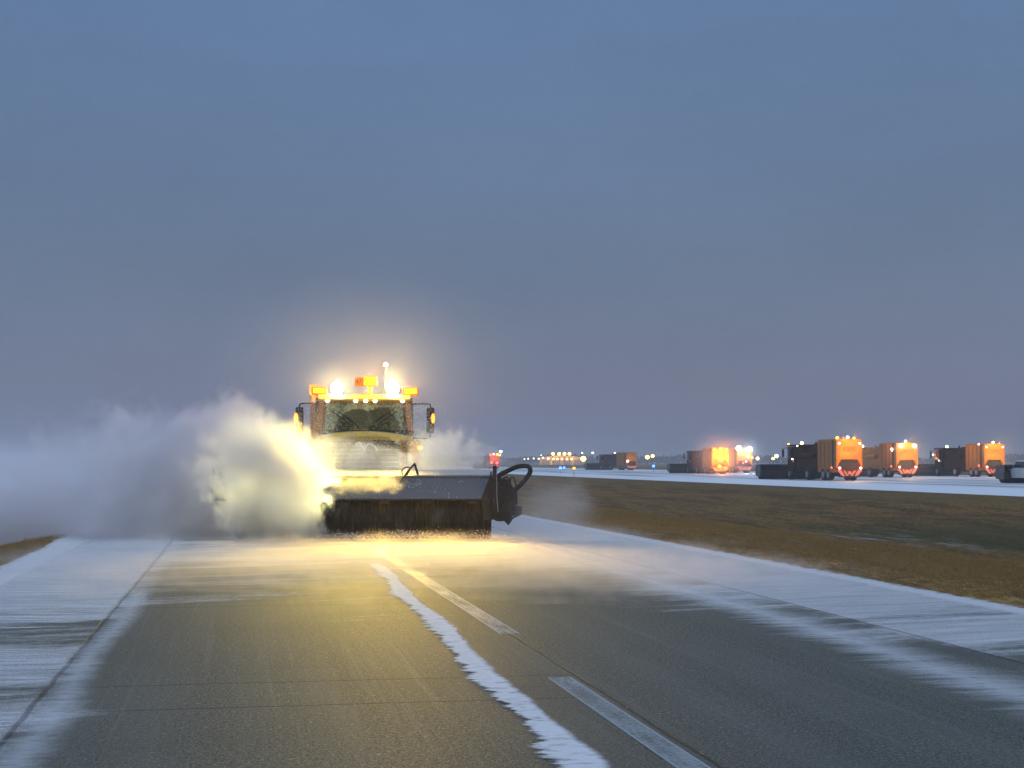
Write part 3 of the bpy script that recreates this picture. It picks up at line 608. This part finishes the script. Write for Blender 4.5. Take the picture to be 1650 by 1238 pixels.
# ------------------------------------------------------------------ far sweeper trucks: one of each part, then copied
def make_far():
    r = empty('snow_sweeper_truck', (0, 0, 0))
    b = MB()
    b.box((0, .95, 1.35), (2.4, 1.9, .7)); b.box((0, .95, 3.36), (2.5, 2.1, .14)); b.box((0, 1.86, 2.5), (2.3, .08, 1.7))
    for s in (-1, 1):
        for yy in (.06, 1.1, 1.82): b.box((s * 1.16, yy, 2.5), (.08, .1, 1.7))
        b.box((s * 1.16, .6, 1.85), (.06, 1.0, .35))
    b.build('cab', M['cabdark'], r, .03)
    b = MB(); b.box((0, .02, 2.6), (2.1, .02, 1.3)); b.build('windscreen', M['farglass'], r)
    for s in (-1, 1):
        b = MB(); b.box((s * 1.17, .58, 2.6), (.02, .9, 1.2)); b.build('side_window', M['farglass'], r)
        b = MB(); b.tube([(s * 1.15, 0, 3.1), (s * 1.55, -.2, 3.1), (s * 1.58, -.2, 2.9)], .03, 6); b.box((s * 1.58, -.2, 2.6), (.2, .1, .75)); b.build('mirror', M['dark'], r)
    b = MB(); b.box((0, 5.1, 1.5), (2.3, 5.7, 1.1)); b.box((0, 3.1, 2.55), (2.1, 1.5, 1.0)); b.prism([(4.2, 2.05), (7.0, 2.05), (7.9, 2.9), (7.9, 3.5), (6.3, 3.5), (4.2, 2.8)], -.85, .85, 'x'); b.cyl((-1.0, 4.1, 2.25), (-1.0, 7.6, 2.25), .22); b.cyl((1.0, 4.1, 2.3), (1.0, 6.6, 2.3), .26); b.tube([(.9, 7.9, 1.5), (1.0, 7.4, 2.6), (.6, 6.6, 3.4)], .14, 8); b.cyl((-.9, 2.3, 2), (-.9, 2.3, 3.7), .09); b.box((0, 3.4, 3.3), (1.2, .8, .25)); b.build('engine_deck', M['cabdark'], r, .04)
    b = MB()                                           # tall body, rear face with a cut-out below
    b.prism([(-1.3, .75), (1.3, .75), (1.3, 3.72), (1.15, 3.85), (-1.15, 3.85), (-1.3, 3.72)], 8.1, 11.9, 'y')
    b.prism([(-1.28, 1.05), (-.78, 1.95), (.78, 1.95), (1.28, 1.05), (1.28, 3.7), (1.12, 3.82), (-1.12, 3.82), (-1.28, 3.7)], 11.9, 12.5, 'y')
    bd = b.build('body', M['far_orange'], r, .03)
    b = MB()
    for s in (-1, 1):
        for i in range(3): b.box((s * 1.31, 8.9 + 1.0 * i, 2.4), (.03, .05, 2.4))
        b.box((s * 1.305, 11.75, 2.4), (.02, .34, 2.7))
    b.build('panel_seam', M['dark'], bd)
    b = MB(); b.prism([(-1.1, 1.08), (-.72, 1.9), (.72, 1.9), (1.1, 1.08)], 11.92, 12.3, 'y'); b.build('radiator', M['dark'], bd)
    b = MB()                                           # V-shaped red and white rear bumper
    for s in (-1, 1):
        b.prism([(s * 1.2, .98), (s * .85, .98), (s * .45, .42), (s * .75, .42)], 12.45, 12.6, 'y')
        b.prism([(s * .62, .92), (s * .42, .92), (s * .1, .45), (s * .3, .45)], 12.45, 12.56, 'y')
    b.box((0, 12.5, .72), (.34, .1, .3)); b.build('rear_bumper', paint('red_white_rear_paint', (.75, .30, .22), .5, 0, .3), r)
    b = MB(); b.box((0, 12.35, .42), (1.9, .3, .2)); b.box((0, 6, .75), (1.0, 12, .3)); b.build('chassis', M['dark'], r)
    for s in (-1, 1):
        for yy in (.8, 5.4, 9.4, 10.65):
            b = MB(); R0 = .55; b.lathe([(-.2, R0 * .6), (-.2, R0 * .93), (-.15, R0), (.15, R0), (.2, R0 * .93), (.2, R0 * .6)], (0, 0, 0), 20); wo_ = b.build('wheel', M['rubber'], r); wo_.location = (s * 1.13, yy, R0)
            b = MB(); b.lathe([(-.21, R0 * .55), (-.17, R0 * .2), (.17, R0 * .2), (.21, R0 * .55)], (0, 0, 0), 16); b.build('rim', M['steel'], wo_)
    b = MB(); b.box((0, -2.2, .98), (6.2, .15, .15)); b.tube([(-.5, 0, .8), (-.5, -2.2, .95)], .08, 8, 0); b.tube([(.5, 0, .8), (.5, -2.2, .95)], .08, 8, 0); fb = b.build('broom_head', M['dark'], r)
    b = MB(); b.prism([(-1.9, 1.5), (-2.95, 1.42), (-3.3, 1.3), (-3.5, .85), (-3.46, .85), (-3.26, 1.25), (-2.93, 1.36), (-1.9, 1.44)], -3.3, 3.3, 'x')
    b.prism([(-1.9, 1.5), (-3.2, 1.4), (-3.45, .9), (-3.3, .3), (-2, .3)], -3.34, -3.3, 'x'); b.prism([(-1.9, 1.5), (-3.2, 1.4), (-3.45, .9), (-3.3, .3), (-2, .3)], 3.3, 3.34, 'x'); b.build('deck', M['decksnow'], fb)
    b = MB(); b.lathe([(-3.2, .5), (-3.2, .56), (3.2, .56), (3.2, .5)], (0, -2.6, .57), 24); b.build('brush', M['bristle'], fb)
    return r
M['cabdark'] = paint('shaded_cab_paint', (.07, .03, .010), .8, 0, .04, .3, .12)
M['decksnow'] = paint('snowy_far_deck', (.10, .10, .10), .6, 0, .5)
m, T, out = newmat('far_cab_glass'); principled(T, out, Base_Color=(.03, .04, .04, 1), Roughness=.1); M['farglass'] = m
DIR = Vector((-math.sin(TH), math.cos(TH), 0))
proto = make_far()
TRUCKS = []
def place_far(px, py, label, first=False, yaw=0, lamps=(), pts=(), logo=None, group='snow sweepers driving away in a row on the snowy runway'):
    r = proto if first else copy_tree(proto)
    P0 = ground(px, py); r.rotation_euler = (0, 0, TH + math.pi + yaw)
    fw = Matrix.Rotation(yaw, 3, 'Z') @ DIR; r.location = P0 + fw * 12.5
    tag(r, label, 'sweeper truck', group)
    for (mat, x, y, z, rad, nm) in lamps:
        b = MB(); b.ball((x, y, z), rad, sq=(1, .6, .85)); b.build(nm, M[mat], r)
    for (x, y, z, col, pw) in pts: lamp('POINT', 'truck_fill_light', (x, y, z), col, pw, r, .1)  # bodiless lights added off the truck to brighten its faces and mist
    return r
A_ = (1, .56, .08); RD = (1, .06, .08)
# local x of a truck that drives away runs the other way: +x is left in the picture
def rear(l1='redpink', l2='redpink', top='warmlamp'):
    return [(l1, 1.0, 12.58, 3.42, .13, 'tail_lamp'), (l1, -1.0, 12.58, 3.42, .13, 'tail_lamp'), (top, .12, 12.45, 3.98, .14, 'beacon'),
            (l2, 1.02, 12.66, 1.16, .14, 'brake_lamp'), (l2, -1.02, 12.66, 1.16, .14, 'brake_lamp'), ('warmlamp', .1, 1.1, 3.6, .17, 'cab_beacon')]
t1 = place_far(1369, 775, 'orange sweeper with dark cab and red tail lamps, right of the long dark broom', True,
    lamps=rear() + [('amber', 1.1, 12.4, 3.92, .15, 'light_bar'), ('red', .55, 12.5, 3.9, .11, 'light_bar'), ('amber', -.5, 12.45, 3.9, .11, 'light_bar'), ('red', 1.34, 11.6, 1.2, .09, 'side_marker'), ('marker', 1.22, 1.4, 2.0, .08, 'side_marker'), ('amber', 1.15, 0.2, 3.5, .10, 'roof_marker'), ('marker', 1.0, 2.2, 3.3, .07, 'roof_marker')],
    pts=[(0, 13.6, 3.9, A_, 190), (0, 13.9, 2.6, A_, 190), (1.0, 13.1, 1.2, RD, 22), (-1.0, 13.1, 1.2, RD, 22), (0, 0.5, 4.2, A_, 14)])
# the first truck keeps its own lamps, so strip a clean prototype for the copies
def strip(r):
    for ch in list(r.children):
        if ch.type == 'LIGHT' or ch.name.split('.')[0] in ('tail_lamp', 'beacon', 'brake_lamp', 'cab_beacon', 'light_bar', 'side_marker', 'roof_marker', 'work_lamp', 'lettering'):
            for k in list(ch.children): bpy.data.objects.remove(k)
            bpy.data.objects.remove(ch)
_place = place_far
def place_far(px, py, label, lamps=(), pts=(), yaw=0):
    r = copy_tree(proto); strip(r)
    P0 = ground(px, py); r.rotation_euler = (0, 0, TH + math.pi + yaw)
    r.location = P0 + (Matrix.Rotation(yaw, 3, 'Z') @ DIR) * 12.5
    tag(r, label, 'sweeper truck', 'snow sweepers driving away in a row on the snowy runway')
    for (mat, x, y, z, rad, nm) in lamps:
        b = MB(); b.ball((x, y, z), rad, sq=(1, .6, .85)); b.build(nm, M[mat], r)
    for (x, y, z, col, pw) in pts: lamp('POINT', 'truck_fill_light', (x, y, z), col, pw, r, .1)  # added fill lights hanging free of the truck, as on the first one
    return r
t2 = place_far(1462, 770, 'yellow-lit sweeper truck with white work lamps across its back',
    [('whitelamp', 1.25, 11.6, 3.1, .2, 'work_lamp'), ('whitelamp', .75, 12.6, 3.5, .2, 'work_lamp'), ('whitelamp', -.85, 12.6, 3.5, .2, 'work_lamp'), ('warmlamp', .1, 12.4, 4.0, .15, 'beacon'),
     ('redpink', .95, 12.66, 1.16, .14, 'brake_lamp'), ('redpink', -.95, 12.66, 1.16, .14, 'brake_lamp'), ('warmlamp', 1.2, 3.4, 3.55, .17, 'work_lamp'), ('red', 1.34, 11.4, 1.25, .1, 'side_marker')],
    [(0, 13.8, 3.6, (1, .6, .2), 420), (0, 14, 2.0, (1, .5, .15), 160), (2.6, 11, 3.2, (1, .55, .15), 60), (0, 13, .9, (1, .2, .08), 18)])
for ch in t2.children:
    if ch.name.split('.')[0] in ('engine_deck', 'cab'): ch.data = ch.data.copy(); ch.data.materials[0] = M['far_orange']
t3 = place_far(1603, 769, 'orange sweeper with dark silhouetted cab just left of the white pickup',
    rear() + [('redpink', 1.6, 11.9, 3.75, .13, 'side_marker'), ('red', 1.36, 11.4, 1.3, .1, 'side_marker'), ('marker', 1.24, 1.2, 1.9, .07, 'side_marker'), ('marker', 1.3, -.2, 2.6, .1, 'side_marker')],
    [(0, 13.7, 3.9, A_, 260), (0, 13.9, 2.5, A_, 190), (2.8, 9.5, 3.0, A_, 70), (1.0, 13, 1.0, RD, 12)])
t4 = place_far(1018, 757.8, 'dim brown sweeper truck far off, one orange lamp at its back',
    [('redpink', 1.1, 12.7, 1.9, .3, 'brake_lamp')], [(0, 14, 2.2, A_, 60), (0, 13.6, .8, A_, 30)], .25)
t5 = place_far(1200, 762.5, 'sweeper with two blazing white lamps on top, left of the long dark broom',
    [('whitelamp', .95, 12.5, 3.9, .42, 'work_lamp'), ('whitelamp', -.85, 12.5, 3.75, .38, 'work_lamp'), ('red', 0.1, 12.55, 3.8, .25, 'beacon'), ('whitelamp', -.6, 12.6, 2.6, .2, 'work_lamp'), ('red', .9, 12.65, 2.1, .18, 'tail_lamp'), ('red', .3, 12.65, 1.6, .16, 'tail_lamp'), ('redpink', -.2, 12.65, 1.8, .16, 'tail_lamp'), ('amber', -1.2, 12.6, 2.4, .2, 'side_marker')],
    [(0, 14.2, 3.9, (.85, .95, 1), 1200), (0, 14, 1.6, (1, .12, .1), 120)])
t6 = place_far(1161, 764, 'sweeper truck lost in an orange glare, left of the white-lit one',
    [('amber_hot', .3, 12.7, 2.3, .42, 'beacon'), ('amber', .9, 12.6, 3.5, .22, 'light_bar'), ('amber', 0, 12.6, 3.6, .22, 'light_bar'), ('amber', -.9, 12.6, 3.5, .22, 'light_bar'), ('amber', .2, 12.7, 1.1, .24, 'tail_lamp')],
    [(0.3, 14.5, 2.5, (1, .30, .02), 2200), (0, 14, 1.0, (1, .3, .04), 150)])
t7 = place_far(797, 755.5, 'distant sweeper truck with clustered red lamps, just above the near broom hose',
    [('red', 1.2, 12.7, 3.6, .3, 'tail_lamp'), ('redpink', .3, 12.7, 3.8, .3, 'tail_lamp'), ('amber', -.7, 12.7, 3.7, .35, 'light_bar'), ('amber', -1.3, 12.6, 3.6, .3, 'light_bar'), ('red', .8, 12.7, 1.6, .35, 'brake_lamp'), ('red', -.6, 12.7, 1.5, .35, 'brake_lamp'), ('whitelamp', -2.6, 7, 4.5, .32, 'work_lamp')],
    [(0, 14.5, 2.5, (1, .15, .05), 400)])
t8 = place_far(1850, 783, 'sweeper truck cut off by the right edge, only its long pale broom deck in view', [], [])
# row of trucks: dark airport lettering band on the back of the nearest three
ink = paint('dark_lettering', (.05, .025, .01), .6, 0, 0, 0)
for t_, s_ in ((t1, 'GPJS'), (t2, 'OPTS'), (t3, 'OPTS')):
    text('lettering', s_, .62, ink, t_, (0, 12.515, 2.85), (R(90), 0, math.pi), .01)

# ------------------------------------------------------------------ white pickup at the right edge
pk = empty('pickup_truck', (0, 0, 0)); 
b = MB()
prof = [(-2.7, .45), (-2.75, .95), (-2.65, 1.08), (-1.45, 1.16), (-1.05, 1.2), (1.0, 1.2), (2.7, 1.2), (2.75, .5), (2.4, .42), (2.38, .62), (2.15, .86), (1.75, .94), (1.35, .86), (1.12, .62), (1.1, .42), (-1.25, .42), (-1.27, .62), (-1.5, .86), (-1.9, .94), (-2.3, .86), (-2.53, .62), (-2.55, .45)]
b.prism(prof, -.95, .95, 'x'); b.build('body', M['white'], pk, .04)
b = MB(); b.prism([(-1.45, 1.15), (-.75, 1.8), (-.55, 1.86), (.75, 1.86), (.95, 1.78), (1.05, 1.15)], -.82, .82, 'x'); cb = b.build('cabin', M['white'], pk, .04)
for s in (-1, 1):
    b = MB(); b.prism([(-1.15, 1.25), (-.68, 1.74), (.75, 1.74), (.9, 1.25)], s * .815, s * .835, 'x'); b.build('side_window', M['farglass'], cb)
    b = MB(); b.ball((s * .82, 2.77, 1.0), .09, sq=(.9, .5, 1.6)); b.build('tail_lamp', M['red'], pk)
    for yy in (-1.9, 1.75):
        b = MB(); b.lathe([(-.13, .24), (-.13, .36), (-.1, .39), (.1, .39), (.13, .36), (.13, .24)], (0, 0, 0), 20); wo_ = b.build('wheel', M['rubber'], pk); wo_.location = (s * .84, yy, .39)
        b = MB(); b.lathe([(-.135, .22), (-.1, .06), (.1, .06), (.135, .22)], (0, 0, 0), 14); b.build('rim', M['steel'], wo_)
P0 = ground(1625, 778.5); rot = TH + math.pi
wl = Matrix.Rotation(rot, 3, 'Z') @ Vector((.84, -1.9, 0)); pk.location = P0 - wl; pk.rotation_euler = (0, 0, rot)
tag(pk, 'white pickup truck cut off by the right edge of the frame', 'pickup')

# ------------------------------------------------------------------ far airfield lights
def mast(px, py, Y, r, mat, label, name='light_mast', cat='light mast', group='lights on masts along the far airfield'):
    p = at(px, py, Y); e = empty(name, (p.x, p.y, 0)); tag(e, label, cat, group)
    b = MB(); b.cyl((0, 0, 0), (0, 0, p.z - .1), .13, .07, 8); b.box((0, -.1, p.z), (.9, .25, .12)); b.build('pole', M['dark'], e)
    b = MB(); b.ball((0, -.35, p.z), r, 12, 8, (1, .6, .9)); b.build('lamp', M[mat], e); return e
ords = ['first', 'second', 'third', 'fourth', 'fifth', 'sixth', 'seventh', 'eighth', 'ninth', 'tenth', 'eleventh']
for i, px in enumerate((891, 901, 909.5, 917.5)): mast(px, 731.5, 800, .85, 'far_amber', f'large amber floodlight, {ords[i]} from left in the upper row of four')
for i, (px, py) in enumerate(((845, 740), (851, 739.5), (860, 739), (868, 739.5), (875, 738), (883.6, 739), (891.5, 740), (898, 740), (905.5, 740), (913.5, 740), (921, 740))):
    mast(px, py, 850, .36 + .04 * min(i, 5), 'far_warm' if i < 6 else 'far_amber', f'small warm lamp, {ords[i]} from left in the lower row of eleven')
for px, py, Y, r, mt, lb in ((872, 734, 900, .35, 'far_warm', 'small white lamp above the left half of the lower lamp row'),
    (938, 730, 800, .45, 'far_white', 'white lamp directly above the big yellow light left of the dim brown sweeper'), (940, 739.5, 800, 1.5, 'far_amber', 'big round yellow light left of the dim brown sweeper'),
    (955, 730, 700, .45, 'far_white', 'white lamp on a mast at the left end of the dim brown sweeper'), (990.5, 730, 800, .35, 'far_white', 'faint white lamp over the middle of the dim brown sweeper'),
    (1043, 737, 700, 1.0, 'far_amber', 'big amber light, left one of the pair right of the dim brown sweeper'), (1051.5, 735, 700, .8, 'far_amber', 'amber light, right one of the pair right of the dim brown sweeper'),
    (1122.5, 735, 800, .65, 'far_white', 'pale lamp high left of the orange glare'), (1136, 735.5, 800, 1.1, 'far_amber', 'blurred yellow light high left of the orange glare'),
    (1220.5, 739, 600, .7, 'far_warm', 'warm lamp just right of the white-lit sweeper'), (1251, 735, 600, .8, 'far_white', 'pale yellow lamp above the long dark broom'), (1245.5, 739, 600, .6, 'far_amber', 'lower amber lamp above the long dark broom'),
    (718, 730, 500, .3, 'far_white', 'greenish white lamp seen through the snow right of the near cab')):
    mast(px, py, Y, r, mt, lb)
def edge_light(px, py, Y, mat, label, r=.16, hh=None):
    p = at(px, py, Y); e = empty('edge_light', (p.x, p.y, 0)); tag(e, label, 'edge light', 'runway edge lights')
    b = MB(); b.cyl((0, 0, 0), (0, 0, max(p.z - r * .6, .1)), .04, .03, 8); b.lathe([(p.z - r * .9, r * .7), (p.z - r * .6, r * .8)], (0, 0, 0), 12, 'z'); b.build('stem', M['steel'], e)
    b = MB(); b.ball((0, 0, p.z), r, 12, 8); b.build('lens', M[mat], e); return e
edge_light(903, 754.5, 230, 'blue', 'blue edge light, left one of the close pair', .24); edge_light(909, 754, 230, 'blue', 'blue edge light, right one of the close pair', .2)
edge_light(1053, 751.5, 260, 'blue', 'single blue edge light right of the dim brown sweeper', .26)
edge_light(925, 755, 172, 'turn', 'amber light on a tall thin white post at the grass edge', .17)
edge_light(1111.4, 750.5, 300, 'far_warm', 'round warm lamp low left of the orange glare', .45); edge_light(1145, 751, 300, 'far_amber', 'low amber lamp touching the orange glare', .4)

# far hangar and tree line
b = MB(); b.box((0, 0, 2.2), (26, 14, 4.4)); b.prism([(-13, 4.4), (13, 4.4), (0, 6.0)], -7, 7, 'y'); hg = b.build('hangar', paint('pale_hangar_wall', (.55, .45, .3), .7, 0, 0), None)
p = ground(905, 747.9, 0); hg.location = at(905, 747, 870); hg.location.z = 0; tag(hg, 'low pale hangar lit amber beneath the far row of floodlights', 'hangar')
b = MB()
for i in range(4): b.box((-9 + 6 * i, -7.03, 1.6), (4.6, .08, 3.2))
b.build('door', M['steel'], hg)
for k in range(2): lamp('POINT', 'apron_light', (hg.location.x - 6 + 12 * k, hg.location.y - 14, 7), (1, .55, .15), 5000, None, .4)
rnd = random.Random(11); b = MB()
for i in range(1500):
    x0 = rnd.uniform(-150, 700); y0 = 1250 + rnd.uniform(-25, 25); hh = 3.5 + 3 * abs(math.sin(x0 * .011) + .5 * math.sin(x0 * .043)) + rnd.uniform(-1, 1.5)
    for q in range(6):
        cx, cy, cz = x0 + rnd.gauss(0, 2), y0 + rnd.gauss(0, 2), rnd.uniform(.3, 1) * hh; s_ = rnd.uniform(.8, 2.2)
        a = rnd.uniform(0, math.pi); b.add([(cx - math.cos(a) * s_, cy - math.sin(a) * s_, cz - s_ * .6), (cx + math.cos(a) * s_, cy + math.sin(a) * s_, cz - s_ * .5), (cx + rnd.gauss(0, .5), cy + rnd.gauss(0, .5), cz + s_)], [(0, 1, 2)])
me = bpy.data.meshes.new('treeline'); me.from_pydata(b.v, [], b.f); o = bpy.data.objects.new('treeline', me); C.objects.link(o)
m, T, out = newmat('dark_far_trees'); principled(T, out, Base_Color=T.mix(T.noise(T.obj(), .3, 3), (.02, .022, .018, 1), (.06, .055, .045, 1)), Roughness=1); me.materials.append(m)
tag(o, 'low dark tree line along the horizon', 'trees', kind='stuff')

# ------------------------------------------------------------------ flying snow grains round the cab
rnd = random.Random(21); b = MB()
for i in range(10000):
    if i % 4 == 0: px, py, Y = rnd.gauss(670, 16), rnd.uniform(650, 720), rnd.uniform(34.5, 35.6)
    elif i % 4 == 1: px, py, Y = rnd.gauss(515, 14), rnd.uniform(645, 740), rnd.uniform(34.0, 35.3)
    elif i % 4 == 2: px, py, Y = rnd.gauss(587, 60), rnd.gauss(722, 26), rnd.uniform(33.6, 35.2)
    else: px, py, Y = rnd.gauss(640, 110), 866 + abs(rnd.gauss(0, 5)) * -1, rnd.uniform(31.6, 32.1)
    p = at(px, py, Y); s_ = rnd.uniform(.004, .015)
    if p.z < .01: continue
    q = [Vector((rnd.gauss(0, 1), rnd.gauss(0, 1), rnd.gauss(0, 1))).normalized() * s_ + p for _ in range(4)]
    b.add(q, [(0, 1, 2), (0, 1, 3), (0, 2, 3), (1, 2, 3)])
me = bpy.data.meshes.new('flying_snow'); me.from_pydata(b.v, [], b.f); o = bpy.data.objects.new('flying_snow', me); C.objects.link(o)
m, T, out = newmat('snow_grain'); principled(T, out, Base_Color=(.8, .8, .78, 1), Roughness=.8); me.materials.append(m)
tag(o, 'snow grains whirling around the cab and below the brush', 'snow', kind='stuff')

# ------------------------------------------------------------------ blown snow (volumes)
def cloud(name, lo, hi, blobs, label, vox=.06, noise_scale=(1.1, 1.1, 1.1), gain=1.0, detail=5, aniso=.1, rough=.58, warp=1.6, fine=.9):
    """blown snow: a voxel volume whose density is a sum of soft lumps broken up by turbulence"""
    ng = bpy.data.node_groups.new(name, 'GeometryNodeTree'); ng.interface.new_socket('Geometry', in_out='OUTPUT', socket_type='NodeSocketGeometry')
    T = NT(ng); gout = T.node('NodeGroupOutput'); P = T.node('GeometryNodeInputPosition').outputs[0]
    wp = T.noise(P, .55, 2, .5, 0, True)
    Pw = T.vm('ADD', P, T.vm('MULTIPLY', T.vm('SUBTRACT', wp, (.5, .5, .5)), (warp, warp, warp)))
    nz_ = T.noise(T.vm('MULTIPLY', Pw, noise_scale), 1.0, detail, rough, .35)
    nz2 = T.noise(T.vm('MULTIPLY', T.vm('ADD', Pw, T.vm('MULTIPLY', T.noise(P, 1.7, 2, .5, 0, True), (.9, .9, .9))), noise_scale), 3.1, 4, .6, .5)
    nn = T.m('ADD', T.m('MULTIPLY', T.m('SUBTRACT', nz_, .5), 1.9), T.m('MULTIPLY', T.m('SUBTRACT', nz2, .5), fine))
    tot = None
    for (cx, cy, cz, rx, ry, rz, dens, soft, k) in blobs:
        d = T.vm('LENGTH', T.vm('DIVIDE', T.vm('SUBTRACT', P, (cx, cy, cz)), (rx, ry, rz)))
        v = T.ss(T.m('ADD', d, T.m('MULTIPLY', nn, k)), 1.0, 1.0 - soft, 0, dens)
        tot = v if tot is None else T.m('ADD', tot, v)
    vc = T.node('GeometryNodeVolumeCube'); T.put(vc.inputs['Density'], T.m('MULTIPLY', tot, gain))
    vc.inputs['Min'].default_value = lo; vc.inputs['Max'].default_value = hi
    for ax, i in (('X', 0), ('Y', 1), ('Z', 2)): vc.inputs['Resolution ' + ax].default_value = max(4, int((hi[i] - lo[i]) / vox))
    m, TM, out = newmat(name + '_volume'); pv = TM.node('ShaderNodeVolumePrincipled'); pv.inputs['Color'].default_value = (.998, .965, .99, 1)
    pv.inputs['Anisotropy'].default_value = aniso; pv.inputs['Density'].default_value = 1.0; TM.l.new(pv.outputs[0], out.inputs['Volume'])
    sm = T.node('GeometryNodeSetMaterial'); sm.inputs['Material'].default_value = m
    T.l.new(vc.outputs[0], sm.inputs['Geometry']); T.l.new(sm.outputs[0], gout.inputs[0])
    me = bpy.data.meshes.new(name); me.materials.append(m); o = bpy.data.objects.new(name, me); C.objects.link(o)
    md = o.modifiers.new('snow', 'NODES'); md.node_group = ng; tag(o, label, 'snow cloud', kind='stuff'); return o
def X(px, Y): return (px - 825) / F * Y
def Z(py, Y): return HC - (py - HY) / F * Y
Y0 = 31.9
cloud('snow_cloud', (-9.3, 30.2, .015), (-2.2, 34.2, 3.3), [
    (X(440, Y0), Y0 - .1, Z(792, Y0), 1.25, 1.05, 1.3, 2.3, .22, .85),
    (X(400, Y0), Y0 + .3, Z(775, Y0), 1.15, 1.0, 1.3, 1.4, .35, .85),
    (X(445, Y0), Y0 + .3, Z(722, Y0), .7, .7, .8, .55, .35, 1.0),
    (X(575, Y0), Y0 - .1, Z(778, Y0), 1.1, .35, .25, .8, .4, 1.2)],
    'dense yellow-lit burst of snow at the left end of the broom', .034, (1.3, 1.3, 1.3), 1.0, 4, .5, .6, 1.6, 2.1)
Y1 = 34.2
cloud('snow_cloud', (-5.6, 33.2, .9), (.2, 35.4, 2.9), [
    (X(520, Y1), Y1, Z(745, Y1), 1.1, .6, .7, 1.0, .4, 1.1),
    (X(610, Y1), Y1, Z(752, Y1), 1.3, .6, .55, 1.0, .4, 1.1),
    (X(715, Y1), Y1, Z(745, Y1), 1.15, .6, .75, 2.0, .4, 1.1)],
    'rolling snow between the broom deck and the grille', .034, (1.6, 1.6, 1.6), .9, 4, .0, .6, 1.6, 1.3)
Y2 = 34.5
cloud('drifting_snow', (-22, 31.2, -4), (-3.4, 39, 5.4), [
    (X(215, Y2), Y2, .6, 5.4, 2.8, 2.1, .42, .6, 1.3),
    (X(-90, Y2), Y2 + .6, -.1, 8.0, 3.2, 2.0, .42, .8, .45),
    (X(345, Y2), Y2, Z(712, Y2), 1.25, 1.2, 1.2, 1.2, .4, 1.2),
    (X(290, Y2), Y2, Z(765, Y2), 2.3, 1.5, 1.7, .7, .5, 1.3),
    (X(60, Y2), Y2, -.1, 9, 2.6, 1.6, .7, .7, .25)],
    'pale grey veil of blown snow drifting off to the left', .10, (.75, .75, .75), 1.0, 5, .0, .62, 2.2, .8)
Y3 = 32.4
cloud('drifting_snow', (-5.4, 30.6, .012), (3.6, 34.6, 1.7), [
    (X(885, Y3), Y3, .55, 1.3, 1.2, 1.05, .42, 1.0, .7),
    (X(960, Y3), Y3, .05, 1.6, 1.4, .38, .5, 1.0, .5),
    (X(640, Y3), 31.5, .06, 3.4, .6, .22, .6, 1.0, .6)],
    'low snow mist at the right end of the broom', .06, (1.2, 1.2, 1.2), 1.0, 4, .1)
cloud('halo_mist', (-9.2, 35.3, .8), (2.0, 40.5, 7.6), [(near.location.x - .1, 37.6, 3.8, 5.2, 2.4, 3.5, .12, 1.0, .15)],
    'thin glowing snow mist above and around the cab of the near sweeper', .16, (.9, .9, .9), 1.0, 3, .3)
cloud('drifting_snow', (-9, 17.2, .012), (6.5, 31.2, .42), [(-3.0, 25.6, .0, 7.4, 7.0, .28, .4, .8, 1.7), (1.4, 22, 0, 3.6, 4.6, .24, .35, .8, 1.7)],
    'thin wisps of powder snaking over the road in front of the sweeper', .075, (.45, 1.5, 3.0), 1.0, 4, .3, .6, 1.0, 1.0)
# mist added around the far trucks so their lamps show halos
for t_, y_, r_, d_, lb in ((t6, 12.5, 6.0, .10, 'added mist for the orange lamp halo of the far sweeper with the orange glare'), (t5, 12.5, 4.5, .03, 'added mist for the white lamp halo of the far sweeper with white lamps'), (t1, 13.6, 4.0, .016, 'added mist for a faint lamp halo behind the sweeper beside the long dark broom'), (t2, 13.6, 4.0, .02, 'added mist for a yellow lamp halo behind the yellow-lit sweeper'), (t3, 13.6, 4.0, .016, 'added mist for a faint lamp halo behind the sweeper next to the white pickup')):
    p = t_.location - DIR * y_
    cloud('halo_mist', (p.x - r_, p.y - r_, .02), (p.x + r_, p.y + r_, 7), [(p.x, p.y, 2.5, r_ * .95, r_ * .95, 4.6, d_, 1.0, .1)], lb, .5, (.3, .3, .3), 1.0, 1)

# ------------------------------------------------------------------ haze
b = MB(); b.box((0, 1500, 3.0), (7600, 5600, 24)); hz = b.build('haze', None)
m, T, out = newmat('haze_volume'); pv = T.node('ShaderNodeVolumePrincipled'); pv.inputs['Color'].default_value = (.9, .9, .95, 1); pv.inputs['Density'].default_value = .0007; pv.inputs['Anisotropy'].default_value = .2
T.l.new(pv.outputs[0], out.inputs['Volume']); hz.data.materials.append(m); tag(hz, 'dusk haze over the airfield', 'haze', kind='stuff')

# ------------------------------------------------------------------ render settings
sc.view_settings.view_transform = 'Standard'; sc.view_settings.look = 'None'; sc.view_settings.exposure = 0; sc.view_settings.gamma = 1
sc.render.engine = 'CYCLES'; cy = sc.cycles; cy.use_denoising = True; cy.volume_bounces = 3; cy.max_bounces = 6; cy.diffuse_bounces = 2; cy.glossy_bounces = 2; cy.transparent_max_bounces = 12
cy.volume_max_steps = 256; cy.sample_clamp_indirect = 4; cy.use_light_tree = True
